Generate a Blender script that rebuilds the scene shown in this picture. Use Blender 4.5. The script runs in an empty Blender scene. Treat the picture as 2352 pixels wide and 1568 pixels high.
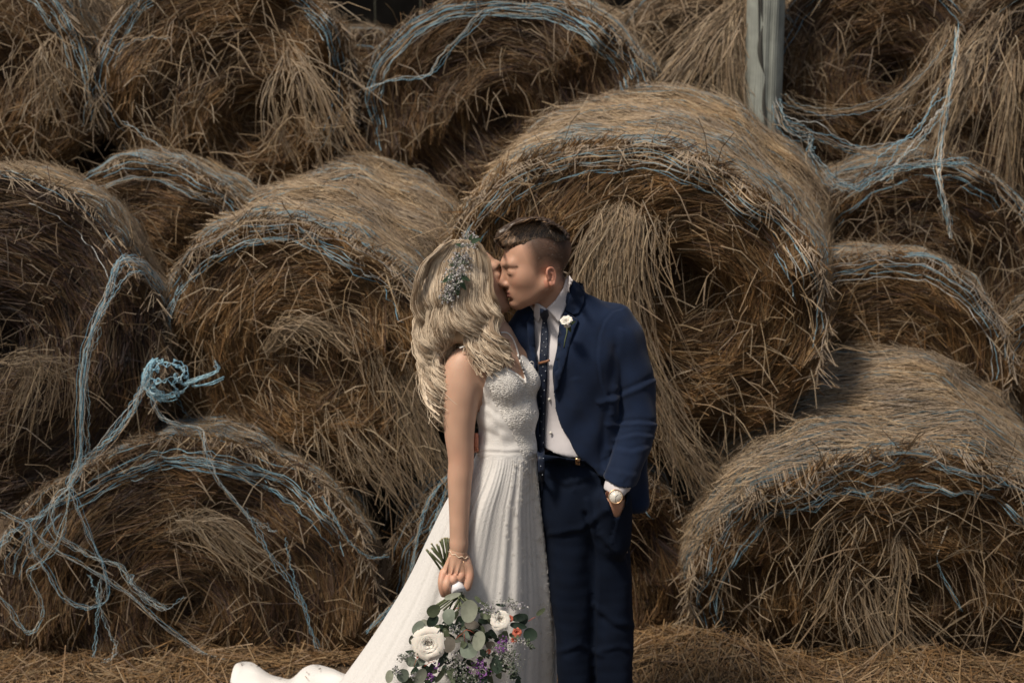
import bpy, math, random
import numpy as np
from mathutils import Vector, Matrix
from mathutils.geometry import delaunay_2d_cdt
R = math.radians
rng = np.random.default_rng(7)
random.seed(7)
SC = bpy.context.scene
COL = SC.collection

# ---------------------------------------------------------------- camera, world, sun, exposure
CAM_H, PITCH, YC = 2.26, R(10.98), 4.24          # camera height, downward pitch, distance of the couple
cam_d = bpy.data.cameras.new("camera"); cam = bpy.data.objects.new("camera", cam_d); COL.objects.link(cam)
cam.location = (0, 0, CAM_H); cam.rotation_euler = (R(90) - PITCH, 0, 0)
cam_d.lens = 50; cam_d.sensor_width = 36; cam_d.clip_end = 300
cam_d.dof.use_dof = True; cam_d.dof.focus_distance = 4.28; cam_d.dof.aperture_fstop = 2.8
SC.camera = cam
SUN_EL, SUN_AZ = R(57), R(226)                   # azimuth clockwise from +Y
w = bpy.data.worlds.new("World"); SC.world = w; w.use_nodes = True
nt = w.node_tree; bg = nt.nodes["Background"]
sky = nt.nodes.new("ShaderNodeTexSky"); sky.sky_type = 'NISHITA'; sky.sun_disc = False
sky.sun_elevation = SUN_EL; sky.sun_rotation = SUN_AZ; sky.air_density = 1.6; sky.dust_density = 5
nt.links.new(sky.outputs[0], bg.inputs[0]); bg.inputs[1].default_value = 0.05
sd = bpy.data.lights.new("sun", 'SUN'); sd.energy = 2.6; sd.angle = R(9); sd.color = (1, .89, .75)
so = bpy.data.objects.new("sun", sd); COL.objects.link(so)
sdir = Vector((math.sin(SUN_AZ) * math.cos(SUN_EL), math.cos(SUN_AZ) * math.cos(SUN_EL), math.sin(SUN_EL)))
so.rotation_euler = sdir.to_track_quat('Z', 'Y').to_euler(); so.location = (-3, -3, 8)
SC.view_settings.view_transform = 'Standard'; SC.view_settings.look = 'None'
SC.view_settings.exposure = 0.5; SC.view_settings.gamma = 1; SC.view_settings.use_curve_mapping = False
SC.render.engine = 'CYCLES'
SC.cycles.max_bounces = 6; SC.cycles.diffuse_bounces = 3; SC.cycles.transparent_max_bounces = 8

# ---------------------------------------------------------------- measuring helpers
FP, CX, CY = 2352 * 50 / 36, 1176.0, 784.0
cp, sp_ = math.cos(PITCH), math.sin(PITCH)
def W(px, py, dy=0.0, Y=None):
    """world point seen at picture position px,py on the upright plane at distance Y"""
    Yd = YC + dy if Y is None else Y
    a, b = (px - CX) / FP, (CY - py) / FP
    d = (a, cp + b * sp_, -sp_ + b * cp)
    t = Yd / d[1]
    return np.array((a * t, Yd, CAM_H + d[2] * t))
def G(px, py, z=0.0):
    a, b = (px - CX) / FP, (CY - py) / FP
    d = (a, cp + b * sp_, -sp_ + b * cp); t = (z - CAM_H) / d[2]
    return np.array((a * t, d[1] * t, z))
def mpp(px, py, dy=0.0, Y=None):                 # metres per picture unit there
    p = W(px, py, dy, Y); return ((p[1]) * cp - (p[2] - CAM_H) * sp_) / FP
def proj(V):
    dep = V[:, 1] * cp - (V[:, 2] - CAM_H) * sp_
    up = V[:, 1] * sp_ + (V[:, 2] - CAM_H) * cp
    return CX + V[:, 0] / dep * FP, CY - up / dep * FP
def nrm(v): v = np.asarray(v, float); return v / (np.linalg.norm(v, axis=-1, keepdims=True) + 1e-12)
def catmull(P, n):
    P = np.asarray(P, float); P = np.vstack([2 * P[0] - P[1], P, 2 * P[-1] - P[-2]])
    m = len(P) - 3; t = np.linspace(0, m - 1e-6, n); i = t.astype(int); f = (t - i)[:, None]
    p0, p1, p2, p3 = P[i], P[i + 1], P[i + 2], P[i + 3]
    return .5 * ((2 * p1) + (-p0 + p2) * f + (2 * p0 - 5 * p1 + 4 * p2 - p3) * f * f + (-p0 + 3 * p1 - 3 * p2 + p3) * f ** 3)
class Noise:
    """smooth noise made of random plane waves"""
    def __init__(s, scale, n=10, dim=3, seed=0):
        r = np.random.default_rng(seed); s.k = r.normal(size=(n, dim)); s.k /= np.linalg.norm(s.k, axis=1)[:, None]
        s.k *= (2 * np.pi / scale) * r.uniform(.6, 1.7, (n, 1)); s.p = r.uniform(0, 6.28, n); s.n = n
    def __call__(s, X): return np.sin(X @ s.k.T + s.p).sum(-1) / math.sqrt(s.n / 2)

# ---------------------------------------------------------------- object helpers
def tag(o, label=None, cat=None, group=None, kind=None):
    if label: o['label'] = label
    if cat: o['category'] = cat
    if group: o['group'] = group
    if kind: o['kind'] = kind
    return o
def empty(name, loc, rot=None, **k):
    o = bpy.data.objects.new(name, None); COL.objects.link(o); o.location = loc
    if rot is not None: o.rotation_euler = Matrix(rot).to_euler()
    o.empty_display_size = .1
    o['_m'] = [float(x) for r_ in (Matrix.Translation(loc) @ (Matrix(rot).to_4x4() if rot is not None else Matrix.Identity(4))) for x in r_]
    tag(o, **k); return o
def rootinv(parent):
    p = parent
    while p.parent: p = p.parent
    if '_m' not in p: return np.eye(4)
    return np.linalg.inv(np.array(list(p['_m'])).reshape(4, 4))
def mesh(name, V, F, mat, parent=None, local=False, smooth=True, col=None, **k):
    """V verts (n,3); F list of faces or int array (m,3|4); world coordinates unless local"""
    V = np.asarray(V, np.float64)
    if parent is not None and not local:
        M = rootinv(parent); V = V @ M[:3, :3].T + M[:3, 3]
    me = bpy.data.meshes.new(name)
    if isinstance(F, np.ndarray):
        me.vertices.add(len(V)); me.vertices.foreach_set("co", V.astype(np.float32).ravel())
        m, q = F.shape
        me.loops.add(m * q); me.loops.foreach_set("vertex_index", F.astype(np.int32).ravel())
        me.polygons.add(m); me.polygons.foreach_set("loop_start", (np.arange(m) * q).astype(np.int32))
        me.polygons.foreach_set("loop_total", np.full(m, q, np.int32))
        me.update(calc_edges=True)
    else:
        me.from_pydata([tuple(v) for v in V], [], [tuple(f) for f in F])
    if smooth: me.polygons.foreach_set("use_smooth", np.ones(len(me.polygons), bool))
    if col is not None:
        c = np.ones((len(V), 4), np.float32); c[:, :3] = col
        at = me.color_attributes.new("tint", 'FLOAT_COLOR', 'POINT'); at.data.foreach_set("color", c.ravel())
    if mat: me.materials.append(mat)
    o = bpy.data.objects.new(name, me); COL.objects.link(o)
    if parent is not None: o.parent = parent
    tag(o, **k); return o
def joinVF(parts):
    Vs, Fs, n = [], [], 0
    for V, F in parts: Vs.append(V); Fs.append(np.asarray(F) + n); n += len(V)
    return np.vstack(Vs), np.vstack(Fs)
def ribbonVF(P, w, ref, sides=2):
    """P (N,K,3) centre lines, w (N,K) or (N,1) half widths, ref (N,3) facing vectors"""
    N, K, _ = P.shape; T = np.gradient(P, axis=1); T = nrm(T)
    ref = np.broadcast_to(ref[:, None, :], P.shape); S = nrm(np.cross(T, ref)); w = np.broadcast_to(w, (N, K))[..., None]
    if sides == 2:
        V = np.stack([P - S * w, P + S * w], 2)
    else:
        B = nrm(np.cross(S, T)); V = np.stack([P + w * (S * math.cos(a) + B * math.sin(a)) for a in np.arange(sides) * 2 * np.pi / sides], 2)
    base = (np.arange(N)[:, None] * K + np.arange(K - 1)[None]) * sides
    fs = []
    for s in range(1 if sides == 2 else sides):
        s2 = (s + 1) % sides
        fs.append(np.stack([base + s, base + s2, base + sides + s2, base + sides + s], -1).reshape(-1, 4))
    return V.reshape(-1, 3), np.vstack(fs)
def vcol(c, K, sides=2):                          # (N,3) colours -> per vertex
    return np.repeat(c, K * sides, axis=0)
def tubeVF(pts, r, sides=6, cap=True):
    P = np.asarray(pts, float); r = np.broadcast_to(r, (len(P),)).astype(float)
    T = nrm(np.gradient(P, axis=0)); ref = np.array([0, 0, 1.]) if abs(T[:, 2]).mean() < .8 else np.array([0, 1., 0])
    S = nrm(np.cross(T, ref)); B = np.cross(S, T); a = np.arange(sides) * 2 * np.pi / sides
    V = P[:, None] + r[:, None, None] * (S[:, None] * np.cos(a)[None, :, None] + B[:, None] * np.sin(a)[None, :, None])
    K = len(P); F = []
    for i in range(K - 1):
        for s in range(sides):
            s2 = (s + 1) % sides; F.append((i * sides + s, i * sides + s2, (i + 1) * sides + s2, (i + 1) * sides + s))
    V = V.reshape(-1, 3)
    if cap:
        V = np.vstack([V, P[:1], P[-1:]]); n = K * sides
        for s in range(sides):
            s2 = (s + 1) % sides; F.append((n, s2, s, s)); F.append((n + 1, (K - 1) * sides + s, (K - 1) * sides + s2, (K - 1) * sides + s2))
    F = [f if f[2] != f[3] else f for f in F]
    return V, np.array(F)
def fixtri(F):                                    # quads with a doubled corner -> list of faces
    return [tuple(f[:3]) if f[2] == f[3] else tuple(f) for f in F.tolist()]

# ---------------------------------------------------------------- implicit surface modelling
class Field:
    def __init__(s, lo, hi, res):
        s.lo = np.array(lo, float); s.res = res; n = np.ceil((np.array(hi) - s.lo) / res).astype(int) + 1
        s.ax = [s.lo[i] + np.arange(n[i]) * res for i in range(3)]; s.D = np.full(n, .3, np.float32)
    def _sub(s, lo, hi):
        sl = []
        for i in range(3):
            a = int(max(0, math.floor((lo[i] - s.lo[i]) / s.res))); b = int(min(s.D.shape[i], math.ceil((hi[i] - s.lo[i]) / s.res) + 1))
            if b <= a: return None
            sl.append(slice(a, b))
        X, Y, Z = np.meshgrid(*[s.ax[i][sl[i]] for i in range(3)], indexing='ij', sparse=True)
        return tuple(sl), X, Y, Z
    def _comb(s, sl, d, k, sub):
        A = s.D[sl]; d = d.astype(np.float32)
        if sub: d = -d; h = np.maximum(k - np.abs(A - d), 0) / k; s.D[sl] = np.maximum(A, d) + h * h * k / 4
        else: h = np.maximum(k - np.abs(A - d), 0) / k; s.D[sl] = np.minimum(A, d) - h * h * k / 4
    def cap(s, a, b, ra, rb=None, k=.01, sub=False):
        rb = ra if rb is None else rb; a = np.array(a, float); b = np.array(b, float); m = max(ra, rb) + k + .03
        q = s._sub(np.minimum(a, b) - m, np.maximum(a, b) + m)
        if q is None: return
        sl, X, Y, Z = q; ba = b - a; L = ba @ ba + 1e-12
        X, Y, Z = X - a[0], Y - a[1], Z - a[2]
        t = np.clip((X * ba[0] + Y * ba[1] + Z * ba[2]) / L, 0, 1)
        d = np.sqrt((X - t * ba[0]) ** 2 + (Y - t * ba[1]) ** 2 + (Z - t * ba[2]) ** 2) - (ra + (rb - ra) * t)
        s._comb(sl, d, k, sub)
    def chain(s, pts, rs, k=.01):
        if len(pts) > 2:                               # resample so that a limb has no kinks
            q = catmull([(*p, r) for p, r in zip(pts, rs)], (len(pts) - 1) * 7 + 1); pts, rs = q[:, :3], q[:, 3]
        for i in range(len(pts) - 1): s.cap(pts[i], pts[i + 1], rs[i], rs[i + 1], k if i == 0 or i == len(pts) - 2 else min(k, .006))
    def ell(s, c, r, Rm=None, k=.01, sub=False):
        c = np.array(c, float); r = np.array(r, float); m = r.max() + k + .03
        q = s._sub(c - m, c + m)
        if q is None: return
        sl, X, Y, Z = q; X, Y, Z = X - c[0], Y - c[1], Z - c[2]
        if Rm is not None:
            X, Y, Z = [X * Rm[i][0] + Y * Rm[i][1] + Z * Rm[i][2] for i in range(3)]
        k0 = np.sqrt((X / r[0]) ** 2 + (Y / r[1]) ** 2 + (Z / r[2]) ** 2) + 1e-9
        k1 = np.sqrt((X / r[0] ** 2) ** 2 + (Y / r[1] ** 2) ** 2 + (Z / r[2] ** 2) ** 2) + 1e-9
        s._comb(sl, k0 * (k0 - 1) / k1, k, sub)
    def copy(s):
        f = Field.__new__(Field); f.lo, f.res, f.ax, f.D = s.lo, s.res, s.ax, s.D.copy(); return f
    def polymask(s, poly, yref):
        """signed distance (m, negative inside) of every x,z column to a picture-plane polygon taken at depth yref"""
        P = np.array([W(p[0], p[1], Y=yref)[[0, 2]] for p in poly])
        X, Z = np.meshgrid(s.ax[0], s.ax[2], indexing='ij'); d = np.full(X.shape, 9.); ins = np.zeros(X.shape, bool)
        for i in range(len(P)):
            a, b = P[i], P[(i + 1) % len(P)]; e = b - a; t = np.clip(((X - a[0]) * e[0] + (Z - a[1]) * e[1]) / (e @ e), 0, 1)
            d = np.minimum(d, np.hypot(X - a[0] - t * e[0], Z - a[1] - t * e[1]))
            c = ((a[1] > Z) != (b[1] > Z)) & (X < (b[0] - a[0]) * (Z - a[1]) / (b[1] - a[1] + 1e-12) + a[0]); ins ^= c
        return np.where(ins, -d, d)
    def cut(s, poly, yref, ymax=99, keep=False, ymin=-99):
        m = s.polymask(poly, yref)[:, None, :].astype(np.float32)
        Y = s.ax[1][None, :, None]
        m = np.maximum(m, (Y - ymax)); m = np.maximum(m, ymin - Y)
        s.D = np.maximum(s.D, m if keep else -m).astype(np.float32)
    def front(s):
        """depth map: y of the first surface met from the camera side"""
        ins = s.D < 0; any_ = ins.any(1); j = ins.argmax(1); j0 = np.maximum(j - 1, 0)
        a = np.take_along_axis(s.D, j0[:, None, :], 1)[:, 0]; b = np.take_along_axis(s.D, j[:, None, :], 1)[:, 0]
        y = s.ax[1][j0] + s.res * np.where(j > 0, a / (a - b + 1e-9), 0)
        ym = np.where(any_, y, np.nan)
        return (s, ym)
    def surf(s):
        D = s.D; nx, ny, nz = D.shape; I = D < 0
        c = I[:-1, :-1, :-1].astype(np.int8)
        for dx in (0, 1):
            for dy in (0, 1):
                for dz in (0, 1):
                    if dx + dy + dz: c = c + I[dx:nx - 1 + dx, dy:ny - 1 + dy, dz:nz - 1 + dz]
        act = (c > 0) & (c < 8); idx = np.argwhere(act); vid = np.full(act.shape, -1, np.int64); vid[act] = np.arange(len(idx))
        acc = np.zeros((len(idx), 3)); cnt = np.zeros(len(idx)); i, j, k = idx.T
        for axis in range(3):
            o1, o2 = [a for a in range(3) if a != axis]
            for u in (0, 1):
                for v in (0, 1):
                    o = np.zeros(3, int); o[o1] = u; o[o2] = v; e = o.copy(); e[axis] = 1
                    A = D[i + o[0], j + o[1], k + o[2]]; B = D[i + e[0], j + e[1], k + e[2]]; m = (A < 0) != (B < 0)
                    t = np.where(m, A / np.where(m, A - B, 1), 0)
                    p = np.tile(o.astype(float), (len(idx), 1)); p[:, axis] += t
                    acc[m] += p[m]; cnt[m] += 1
        V = s.lo + (idx + acc / cnt[:, None]) * s.res
        F = []
        for axis in range(3):
            sl = [slice(1, -1)] * 3; sl[axis] = slice(0, -1); a = I[tuple(sl)]
            sl2 = list(sl); sl2[axis] = slice(1, None); b = I[tuple(sl2)]
            e = np.argwhere(a != b); off = np.ones(3, int); off[axis] = 0; e = e + off
            o1, o2 = [(1, 2), (2, 0), (0, 1)][axis]
            d1 = np.zeros(3, int); d1[o1] = 1; d2 = np.zeros(3, int); d2[o2] = 1
            q = np.stack([vid[tuple((e - d1 - d2).T)], vid[tuple((e - d2).T)], vid[tuple(e.T)], vid[tuple((e - d1).T)]], 1)
            fl = ~I[tuple(e.T)]; q[fl] = q[fl][:, ::-1]; F.append(q)
        F = np.vstack(F); F = F[(F >= 0).all(1)]
        return V, F
    def normals(s, V):
        q = ((V - s.lo) / s.res); out = np.zeros_like(V)
        for a in range(3):
            h = np.zeros(3); h[a] = 1
            out[:, a] = s._tri(q + h) - s._tri(q - h)
        return nrm(out)
    def _tri(s, q):
        q = np.clip(q, 0, np.array(s.D.shape) - 1.001); i = q.astype(int); f = q - i; r = 0
        for dx in (0, 1):
            for dy in (0, 1):
                for dz in (0, 1):
                    r = r + s.D[i[:, 0] + dx, i[:, 1] + dy, i[:, 2] + dz] * (f[:, 0] if dx else 1 - f[:, 0]) * (f[:, 1] if dy else 1 - f[:, 1]) * (f[:, 2] if dz else 1 - f[:, 2])
        return r
def dmap(dm, x, z):
    s, ym = dm; i = np.clip(np.round((x - s.lo[0]) / s.res).astype(int), 0, ym.shape[0] - 1); k = np.clip(np.round((z - s.lo[2]) / s.res).astype(int), 0, ym.shape[1] - 1)
    f1, f2 = (x - s.lo[0]) / s.res, (z - s.lo[2]) / s.res
    i0 = np.clip(f1.astype(int), 0, ym.shape[0] - 2); k0 = np.clip(f2.astype(int), 0, ym.shape[1] - 2); a = f1 - i0; b = f2 - k0
    v = ym[i0, k0] * (1 - a) * (1 - b) + ym[i0 + 1, k0] * a * (1 - b) + ym[i0, k0 + 1] * (1 - a) * b + ym[i0 + 1, k0 + 1] * a * b
    return np.where(np.isnan(v), ym[i, k], v)
def onsurf(P, dm, off=0.0, fallback=None):
    """picture positions (n,2) -> points on the front of a depth map, lifted off towards the camera"""
    P = np.asarray(P, float); y = np.full(len(P), YC - .1); last = y.copy()
    for _ in range(5):
        Wp = np.array([W(a, b, Y=c) for (a, b), c in zip(P, y)]); v = dmap(dm, Wp[:, 0], Wp[:, 2])
        y = np.where(np.isnan(v), last, v); last = y
    if np.isnan(y).any(): y = np.where(np.isnan(y), np.nanmedian(y), y)
    y = y - off; return np.array([W(a, b, Y=c) for (a, b), c in zip(P, y)])
def patchVF(poly, dm, off=.003, thick=.002, step=5.0, edge=6.0, relief=None, smooth=0):
    """a piece of cloth with picture-plane outline poly, laid on a depth map, with thickness"""
    P = []
    n = len(poly)
    for i in range(n):
        a, b = np.array(poly[i], float), np.array(poly[(i + 1) % n], float); m = max(1, int(np.linalg.norm(b - a) / edge))
        for q in range(m): P.append(a + (b - a) * q / m)
    P = np.array(P); nb = len(P); x0, y0 = P.min(0); x1, y1 = P.max(0)
    gx, gy = np.meshgrid(np.arange(x0 + step / 2, x1, step), np.arange(y0 + step / 2, y1, step)); g = np.stack([gx.ravel(), gy.ravel()], 1)
    g += rng.uniform(-.2, .2, g.shape) * step
    ins = np.zeros(len(g), bool); d = np.full(len(g), 1e9)
    for i in range(nb):
        a, b = P[i], P[(i + 1) % nb]
        c = ((a[1] > g[:, 1]) != (b[1] > g[:, 1])) & (g[:, 0] < (b[0] - a[0]) * (g[:, 1] - a[1]) / (b[1] - a[1] + 1e-12) + a[0]); ins ^= c
        d = np.minimum(d, np.hypot(*(g - a).T))
    g = g[ins & (d > step * .5)]
    allp = np.vstack([P, g]); edges = [(i, (i + 1) % nb) for i in range(nb)]
    v, e, f, ov, oe, of = delaunay_2d_cdt([Vector(p) for p in allp], edges, [list(range(nb))], 1, 1e-5)
    v2 = np.array([tuple(q) for q in v]); tri = np.array([t for t in f if len(t) == 3])
    top = onsurf(v2, dm, off + thick)
    if relief is not None: top[:, 1] -= relief(v2)
    if smooth:
        n_ = len(top)
        for _ in range(smooth):
            acc = np.zeros(n_); cnt = np.zeros(n_)
            for a_, b_ in ((0, 1), (1, 2), (2, 0)):
                np.add.at(acc, tri[:, a_], top[tri[:, b_], 1]); np.add.at(cnt, tri[:, a_], 1); np.add.at(acc, tri[:, b_], top[tri[:, a_], 1]); np.add.at(cnt, tri[:, b_], 1)
            top[:, 1] = .5 * top[:, 1] + .5 * acc / np.maximum(cnt, 1)
    bot = top.copy(); bot[:, 1] += thick + off * .9
    a, b, c = v2[tri[:, 0]], v2[tri[:, 1]], v2[tri[:, 2]]
    cr = (b[:, 0] - a[:, 0]) * (c[:, 1] - a[:, 1]) - (b[:, 1] - a[:, 1]) * (c[:, 0] - a[:, 0])
    tri[cr > 0] = tri[cr > 0][:, ::-1]               # picture y is down: make the top face the camera
    N = len(v2); cnt = {}
    for t in tri.tolist():
        for i in range(3): cnt[(t[i], t[(i + 1) % 3])] = 1
    F = [tuple(t) for t in tri.tolist()] + [tuple(t[::-1]) for t in (tri + N).tolist()]
    for (i, j) in cnt:
        if (j, i) not in cnt: F.append((j, i, i + N, j + N))
    return np.vstack([top, bot]), F
def joinL(parts):
    Vs, Fs, n = [], [], 0
    for V, F in parts:
        Vs.append(V); F = F.tolist() if isinstance(F, np.ndarray) else F
        Fs += [tuple(i + n for i in (f[:3] if len(f) == 4 and f[2] == f[3] else f)) for f in F]; n += len(V)
    return np.vstack(Vs), Fs

# ---------------------------------------------------------------- materials
def mat(name, base=(.5, .5, .5), rough=.6, attr=False, bump=None, var=None, sheen=0, sss=0, metal=0, spec=.5, coat=0):
    m = bpy.data.materials.new(name); m.use_nodes = True; nt = m.node_tree; N, L = nt.nodes, nt.links; b = N["Principled BSDF"]
    b.inputs["Base Color"].default_value = (*base, 1); b.inputs["Roughness"].default_value = rough; b.inputs["Metallic"].default_value = metal
    b.inputs["Specular IOR Level"].default_value = spec
    if sheen: b.inputs["Sheen Weight"].default_value = sheen
    if coat: b.inputs["Coat Weight"].default_value = coat
    if sss:
        b.inputs["Subsurface Weight"].default_value = sss; b.inputs["Subsurface Radius"].default_value = (1, .35, .2); b.inputs["Subsurface Scale"].default_value = .008
    src = None
    if attr:
        a = N.new("ShaderNodeAttribute"); a.attribute_name = "tint"; src = a.outputs["Color"]
    if var:                                         # (scale, amount): uneven brightness of the material itself
        tc = N.new("ShaderNodeTexCoord"); n = N.new("ShaderNodeTexNoise"); n.inputs["Scale"].default_value = var[0]; n.inputs["Detail"].default_value = 5
        L.new(tc.outputs["Object"], n.inputs["Vector"]); mr = N.new("ShaderNodeMapRange"); L.new(n.outputs["Fac"], mr.inputs[0])
        mr.inputs[1].default_value = .3; mr.inputs[2].default_value = .7
        mr.inputs[3].default_value = 1 - var[1]; mr.inputs[4].default_value = 1 + var[1]
        mx = N.new("ShaderNodeVectorMath"); mx.operation = 'SCALE'
        if src: L.new(src, mx.inputs[0])
        else: mx.inputs[0].default_value = base
        L.new(mr.outputs[0], mx.inputs["Scale"]); src = mx.outputs[0]
    if src: L.new(src, b.inputs["Base Color"])
    if bump:                                        # (kind, scale, strength, distance)
        tc = N.new("ShaderNodeTexCoord")
        if bump[0] == 'noise': t = N.new("ShaderNodeTexNoise"); t.inputs["Detail"].default_value = 6
        elif bump[0] == 'voronoi': t = N.new("ShaderNodeTexVoronoi")
        else: t = N.new("ShaderNodeTexWave"); t.inputs["Distortion"].default_value = 4; t.inputs["Detail"].default_value = 3
        mp = N.new("ShaderNodeMapping"); L.new(tc.outputs["Object"], mp.inputs[0]); L.new(mp.outputs[0], t.inputs["Vector"])
        if len(bump) > 4: mp.inputs["Scale"].default_value = bump[4]
        t.inputs["Scale"].default_value = bump[1]
        bp = N.new("ShaderNodeBump"); bp.inputs["Strength"].default_value = bump[2]; bp.inputs["Distance"].default_value = bump[3]
        L.new(t.outputs[0], bp.inputs["Height"]); L.new(bp.outputs[0], b.inputs["Normal"])
    return m
# ================================================================ SETTING
M_straw = mat("straw", attr=True, rough=.62, spec=.35, var=(55, .25))
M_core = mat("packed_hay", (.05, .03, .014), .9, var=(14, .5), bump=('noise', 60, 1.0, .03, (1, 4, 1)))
M_net = mat("net_twine", attr=True, rough=.6, spec=.3)
M_soil = mat("ground_earth", (.10, .07, .045), .95, var=(6, .4), bump=('noise', 40, 1, .03))
M_dark = mat("barn_board", (.035, .028, .022), .9, var=(8, .4), bump=('noise', 20, .6, .01, (1, 1, .1)))
M_post = mat("weathered_post_wood", (.24, .26, .24), .85, var=(9, .3), bump=('wave', 30, .35, .006, (1, 1, .06)))
M_crack = mat("post_split_shadow", (.05, .05, .045), .95)

GOLD = np.array([[.40, .27, .14], [.34, .22, .11], [.46, .34, .20], [.25, .16, .08], [.50, .41, .28], [.20, .125, .06]])
GREY = np.array([[.43, .36, .29], [.36, .30, .25], [.50, .43, .35], [.30, .24, .19], [.44, .36, .26], [.38, .34, .31]])
GREY = GREY * [1.04, .96, .84]
def palette(A, n, jit=.12): return A[rng.integers(0, len(A), n)] * (1 + rng.normal(0, jit, (n, 1)))
BLUE = np.array([[.20, .38, .50], [.26, .43, .52], [.33, .46, .52], [.15, .31, .42], [.46, .48, .48]])

def bale(cx, cy, rx, ry, Y, yaw=12, pitch=8, L=1.15, nf=9000, nb=6000, nn=60, label='', seed=0, bright=1.0, spin=1, slip=12, shag=.055, hole=(0, 0, .10), netrange=(-25, 205), grey=0.0, netw=.0012, fb=None, under=.07, holed=.17):
    r0 = np.random.default_rng(seed); s = mpp(cx, cy, Y=Y); a, b = rx * s, ry * s
    c = W(cx, cy, Y=Y); yw, pt = R(yaw), R(pitch)
    ey = np.array([math.sin(yw) * math.cos(pt), math.cos(yw) * math.cos(pt), math.sin(pt)]); ex = nrm(np.cross(ey, [0, 0, 1.])); ez = np.cross(ex, ey)
    root = empty('hay_bale', Vector(c), [[ex[i], ey[i], ez[i]] for i in range(3)], label=label, cat='hay bale', group='round hay bales stacked in the barn')
    n1, n2 = Noise(.45, 8, 2, seed), Noise(.13, 8, 2, seed + 50); n3 = Noise(.5, 8, 3, seed + 9); n4 = Noise(.16, 8, 3, seed + 19)
    hx, hz, hr = hole; fb = bright if fb is None else fb  # fb: end-face tone; low values put shade and edge fall-off into the hay colour
    def edge(th): return 1 + .018 * np.sin(3 * th + seed) + .012 * np.sin(7 * th + 2 * seed) + .006 * np.sin(17 * th + seed)
    def face(rho, th):          # rho 0..1 -> local point on the ragged end face
        e = edge(th); x = a * rho * e * np.cos(th); z = b * rho * e * np.sin(th); q = np.stack([x, z], -1)
        d = np.hypot(x - hx * a, z - hz * b); rr = d / .085 + th / (2 * np.pi) + .5 * n1(q)
        h = .034 * (rr - np.floor(rr)) + .020 * n1(q) + .009 * n2(q) + .03 * (1 - rho ** 2) - holed * np.exp(-(d / hr) ** 2) - under * np.clip(-z / b - .28, 0, 1) ** 1.4 - .022 * np.clip(rho, 0, 1.2) ** 14
        return np.stack([x, -h, z], -1)
    def body(y, th, off=0.):
        e = edge(th) * (1 - .035 * np.exp(-(y / .07) ** 2)) * (1 - .03 * np.exp(-((L - y) / .06) ** 2)); p = np.stack([a * e * np.cos(th), y, b * e * np.sin(th)], -1)
        rad = np.stack([np.cos(th), 0 * th, np.sin(th)], -1); o = .014 * n3(p) + .006 * n4(p) + off
        return p + rad * o[..., None]
    # packed core: end face and wrapped body in one closed mesh
    nt_, nr_, nb_ = 88, 15, 12; th = np.arange(nt_) * 2 * np.pi / nt_
    rings = [face(np.full(nt_, q), th) + [0, .014, 0] for q in np.linspace(.03, .975, nr_)] + [body(np.full(nt_, q), th, -.012) for q in np.linspace(.07, L, nb_)]
    V = np.vstack(rings + [np.array([[0, L, 0]]), face(np.array([0.]), np.array([0.])) + [0, .02, 0]]); F = []; m = len(rings)
    for i in range(m - 1):
        for j in range(nt_): F.append((i * nt_ + j, i * nt_ + (j + 1) % nt_, (i + 1) * nt_ + (j + 1) % nt_, (i + 1) * nt_ + j))
    for j in range(nt_):
        F.append(((m - 1) * nt_ + j, (m - 1) * nt_ + (j + 1) % nt_, m * nt_)); F.append((j, m * nt_ + 1, (j + 1) % nt_))
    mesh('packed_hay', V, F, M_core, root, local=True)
    parts, cols = [], []
    def emit(P, wd, ref, c, K=3):
        if K == 2: P = P[:, [0, 2]]
        v, f = ribbonVF(P, wd, ref); parts.append((v, f)); cols.append(vcol(c, K))
    # straw wound around the end face
    n = int(nf * 2.1); rho = np.sqrt(r0.uniform(.0, 1.0, n)); th = r0.uniform(0, 2 * np.pi, n); c0 = face(rho, th)
    q2 = c0[:, [0, 2]]; hc = np.array([hx * a, hz * b]); rad = q2 - hc; d = np.linalg.norm(rad, axis=1) + .03; rad = rad / d[:, None]
    tang = np.stack([-rad[:, 1], rad[:, 0]], 1) * spin
    clump = n2(q2 * 1.3); ang = r0.normal(0, .15, n) + .12 * n1(q2 * 1.7 + 3) + .10 * clump
    mess = r0.random(n) < .10; ang = np.where(mess, r0.normal(0, .9, n), ang)
    dr = tang * np.cos(ang)[:, None] + rad * np.sin(ang)[:, None]
    ln = r0.uniform(.06, .22, n) * (.55 + .6 * r0.random(n)); ln = np.minimum(ln, .25 + d * .6)
    P = np.zeros((n, 3, 3)); sg = np.array([-.5, 0, .5])
    for i, t in enumerate(sg):
        bend = (-rad) * ((t * ln) ** 2 / (2 * np.maximum(d, .12)))[:, None] * np.cos(ang)[:, None] ** 2
        xz = q2 + dr * (t * ln)[:, None] + bend
        rh = np.hypot(xz[:, 0] / a, xz[:, 1] / b); tt = np.arctan2(xz[:, 1] / b, xz[:, 0] / a); fp = face(np.minimum(rh, 1.0), tt)
        P[:, i] = fp; P[:, i, 0] = xz[:, 0]; P[:, i, 2] = xz[:, 1]
    lift = r0.exponential(.004, n); tip = r0.exponential(.006, n) * r0.choice([0, 1], n, p=[.45, .55])
    P[:, :, 1] -= lift[:, None]; P[:, 2, 1] -= tip; P[:, 2, 2] -= tip * .6; P[:, 1, 1] -= tip * .25
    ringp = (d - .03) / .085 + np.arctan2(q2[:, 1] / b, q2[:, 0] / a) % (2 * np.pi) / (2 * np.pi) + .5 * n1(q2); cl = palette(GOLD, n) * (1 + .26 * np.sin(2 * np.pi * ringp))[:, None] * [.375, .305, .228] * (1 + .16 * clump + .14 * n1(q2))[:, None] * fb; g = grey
    cl = cl * (1 - g) + palette(GREY, n) * g * bright * .9
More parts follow.
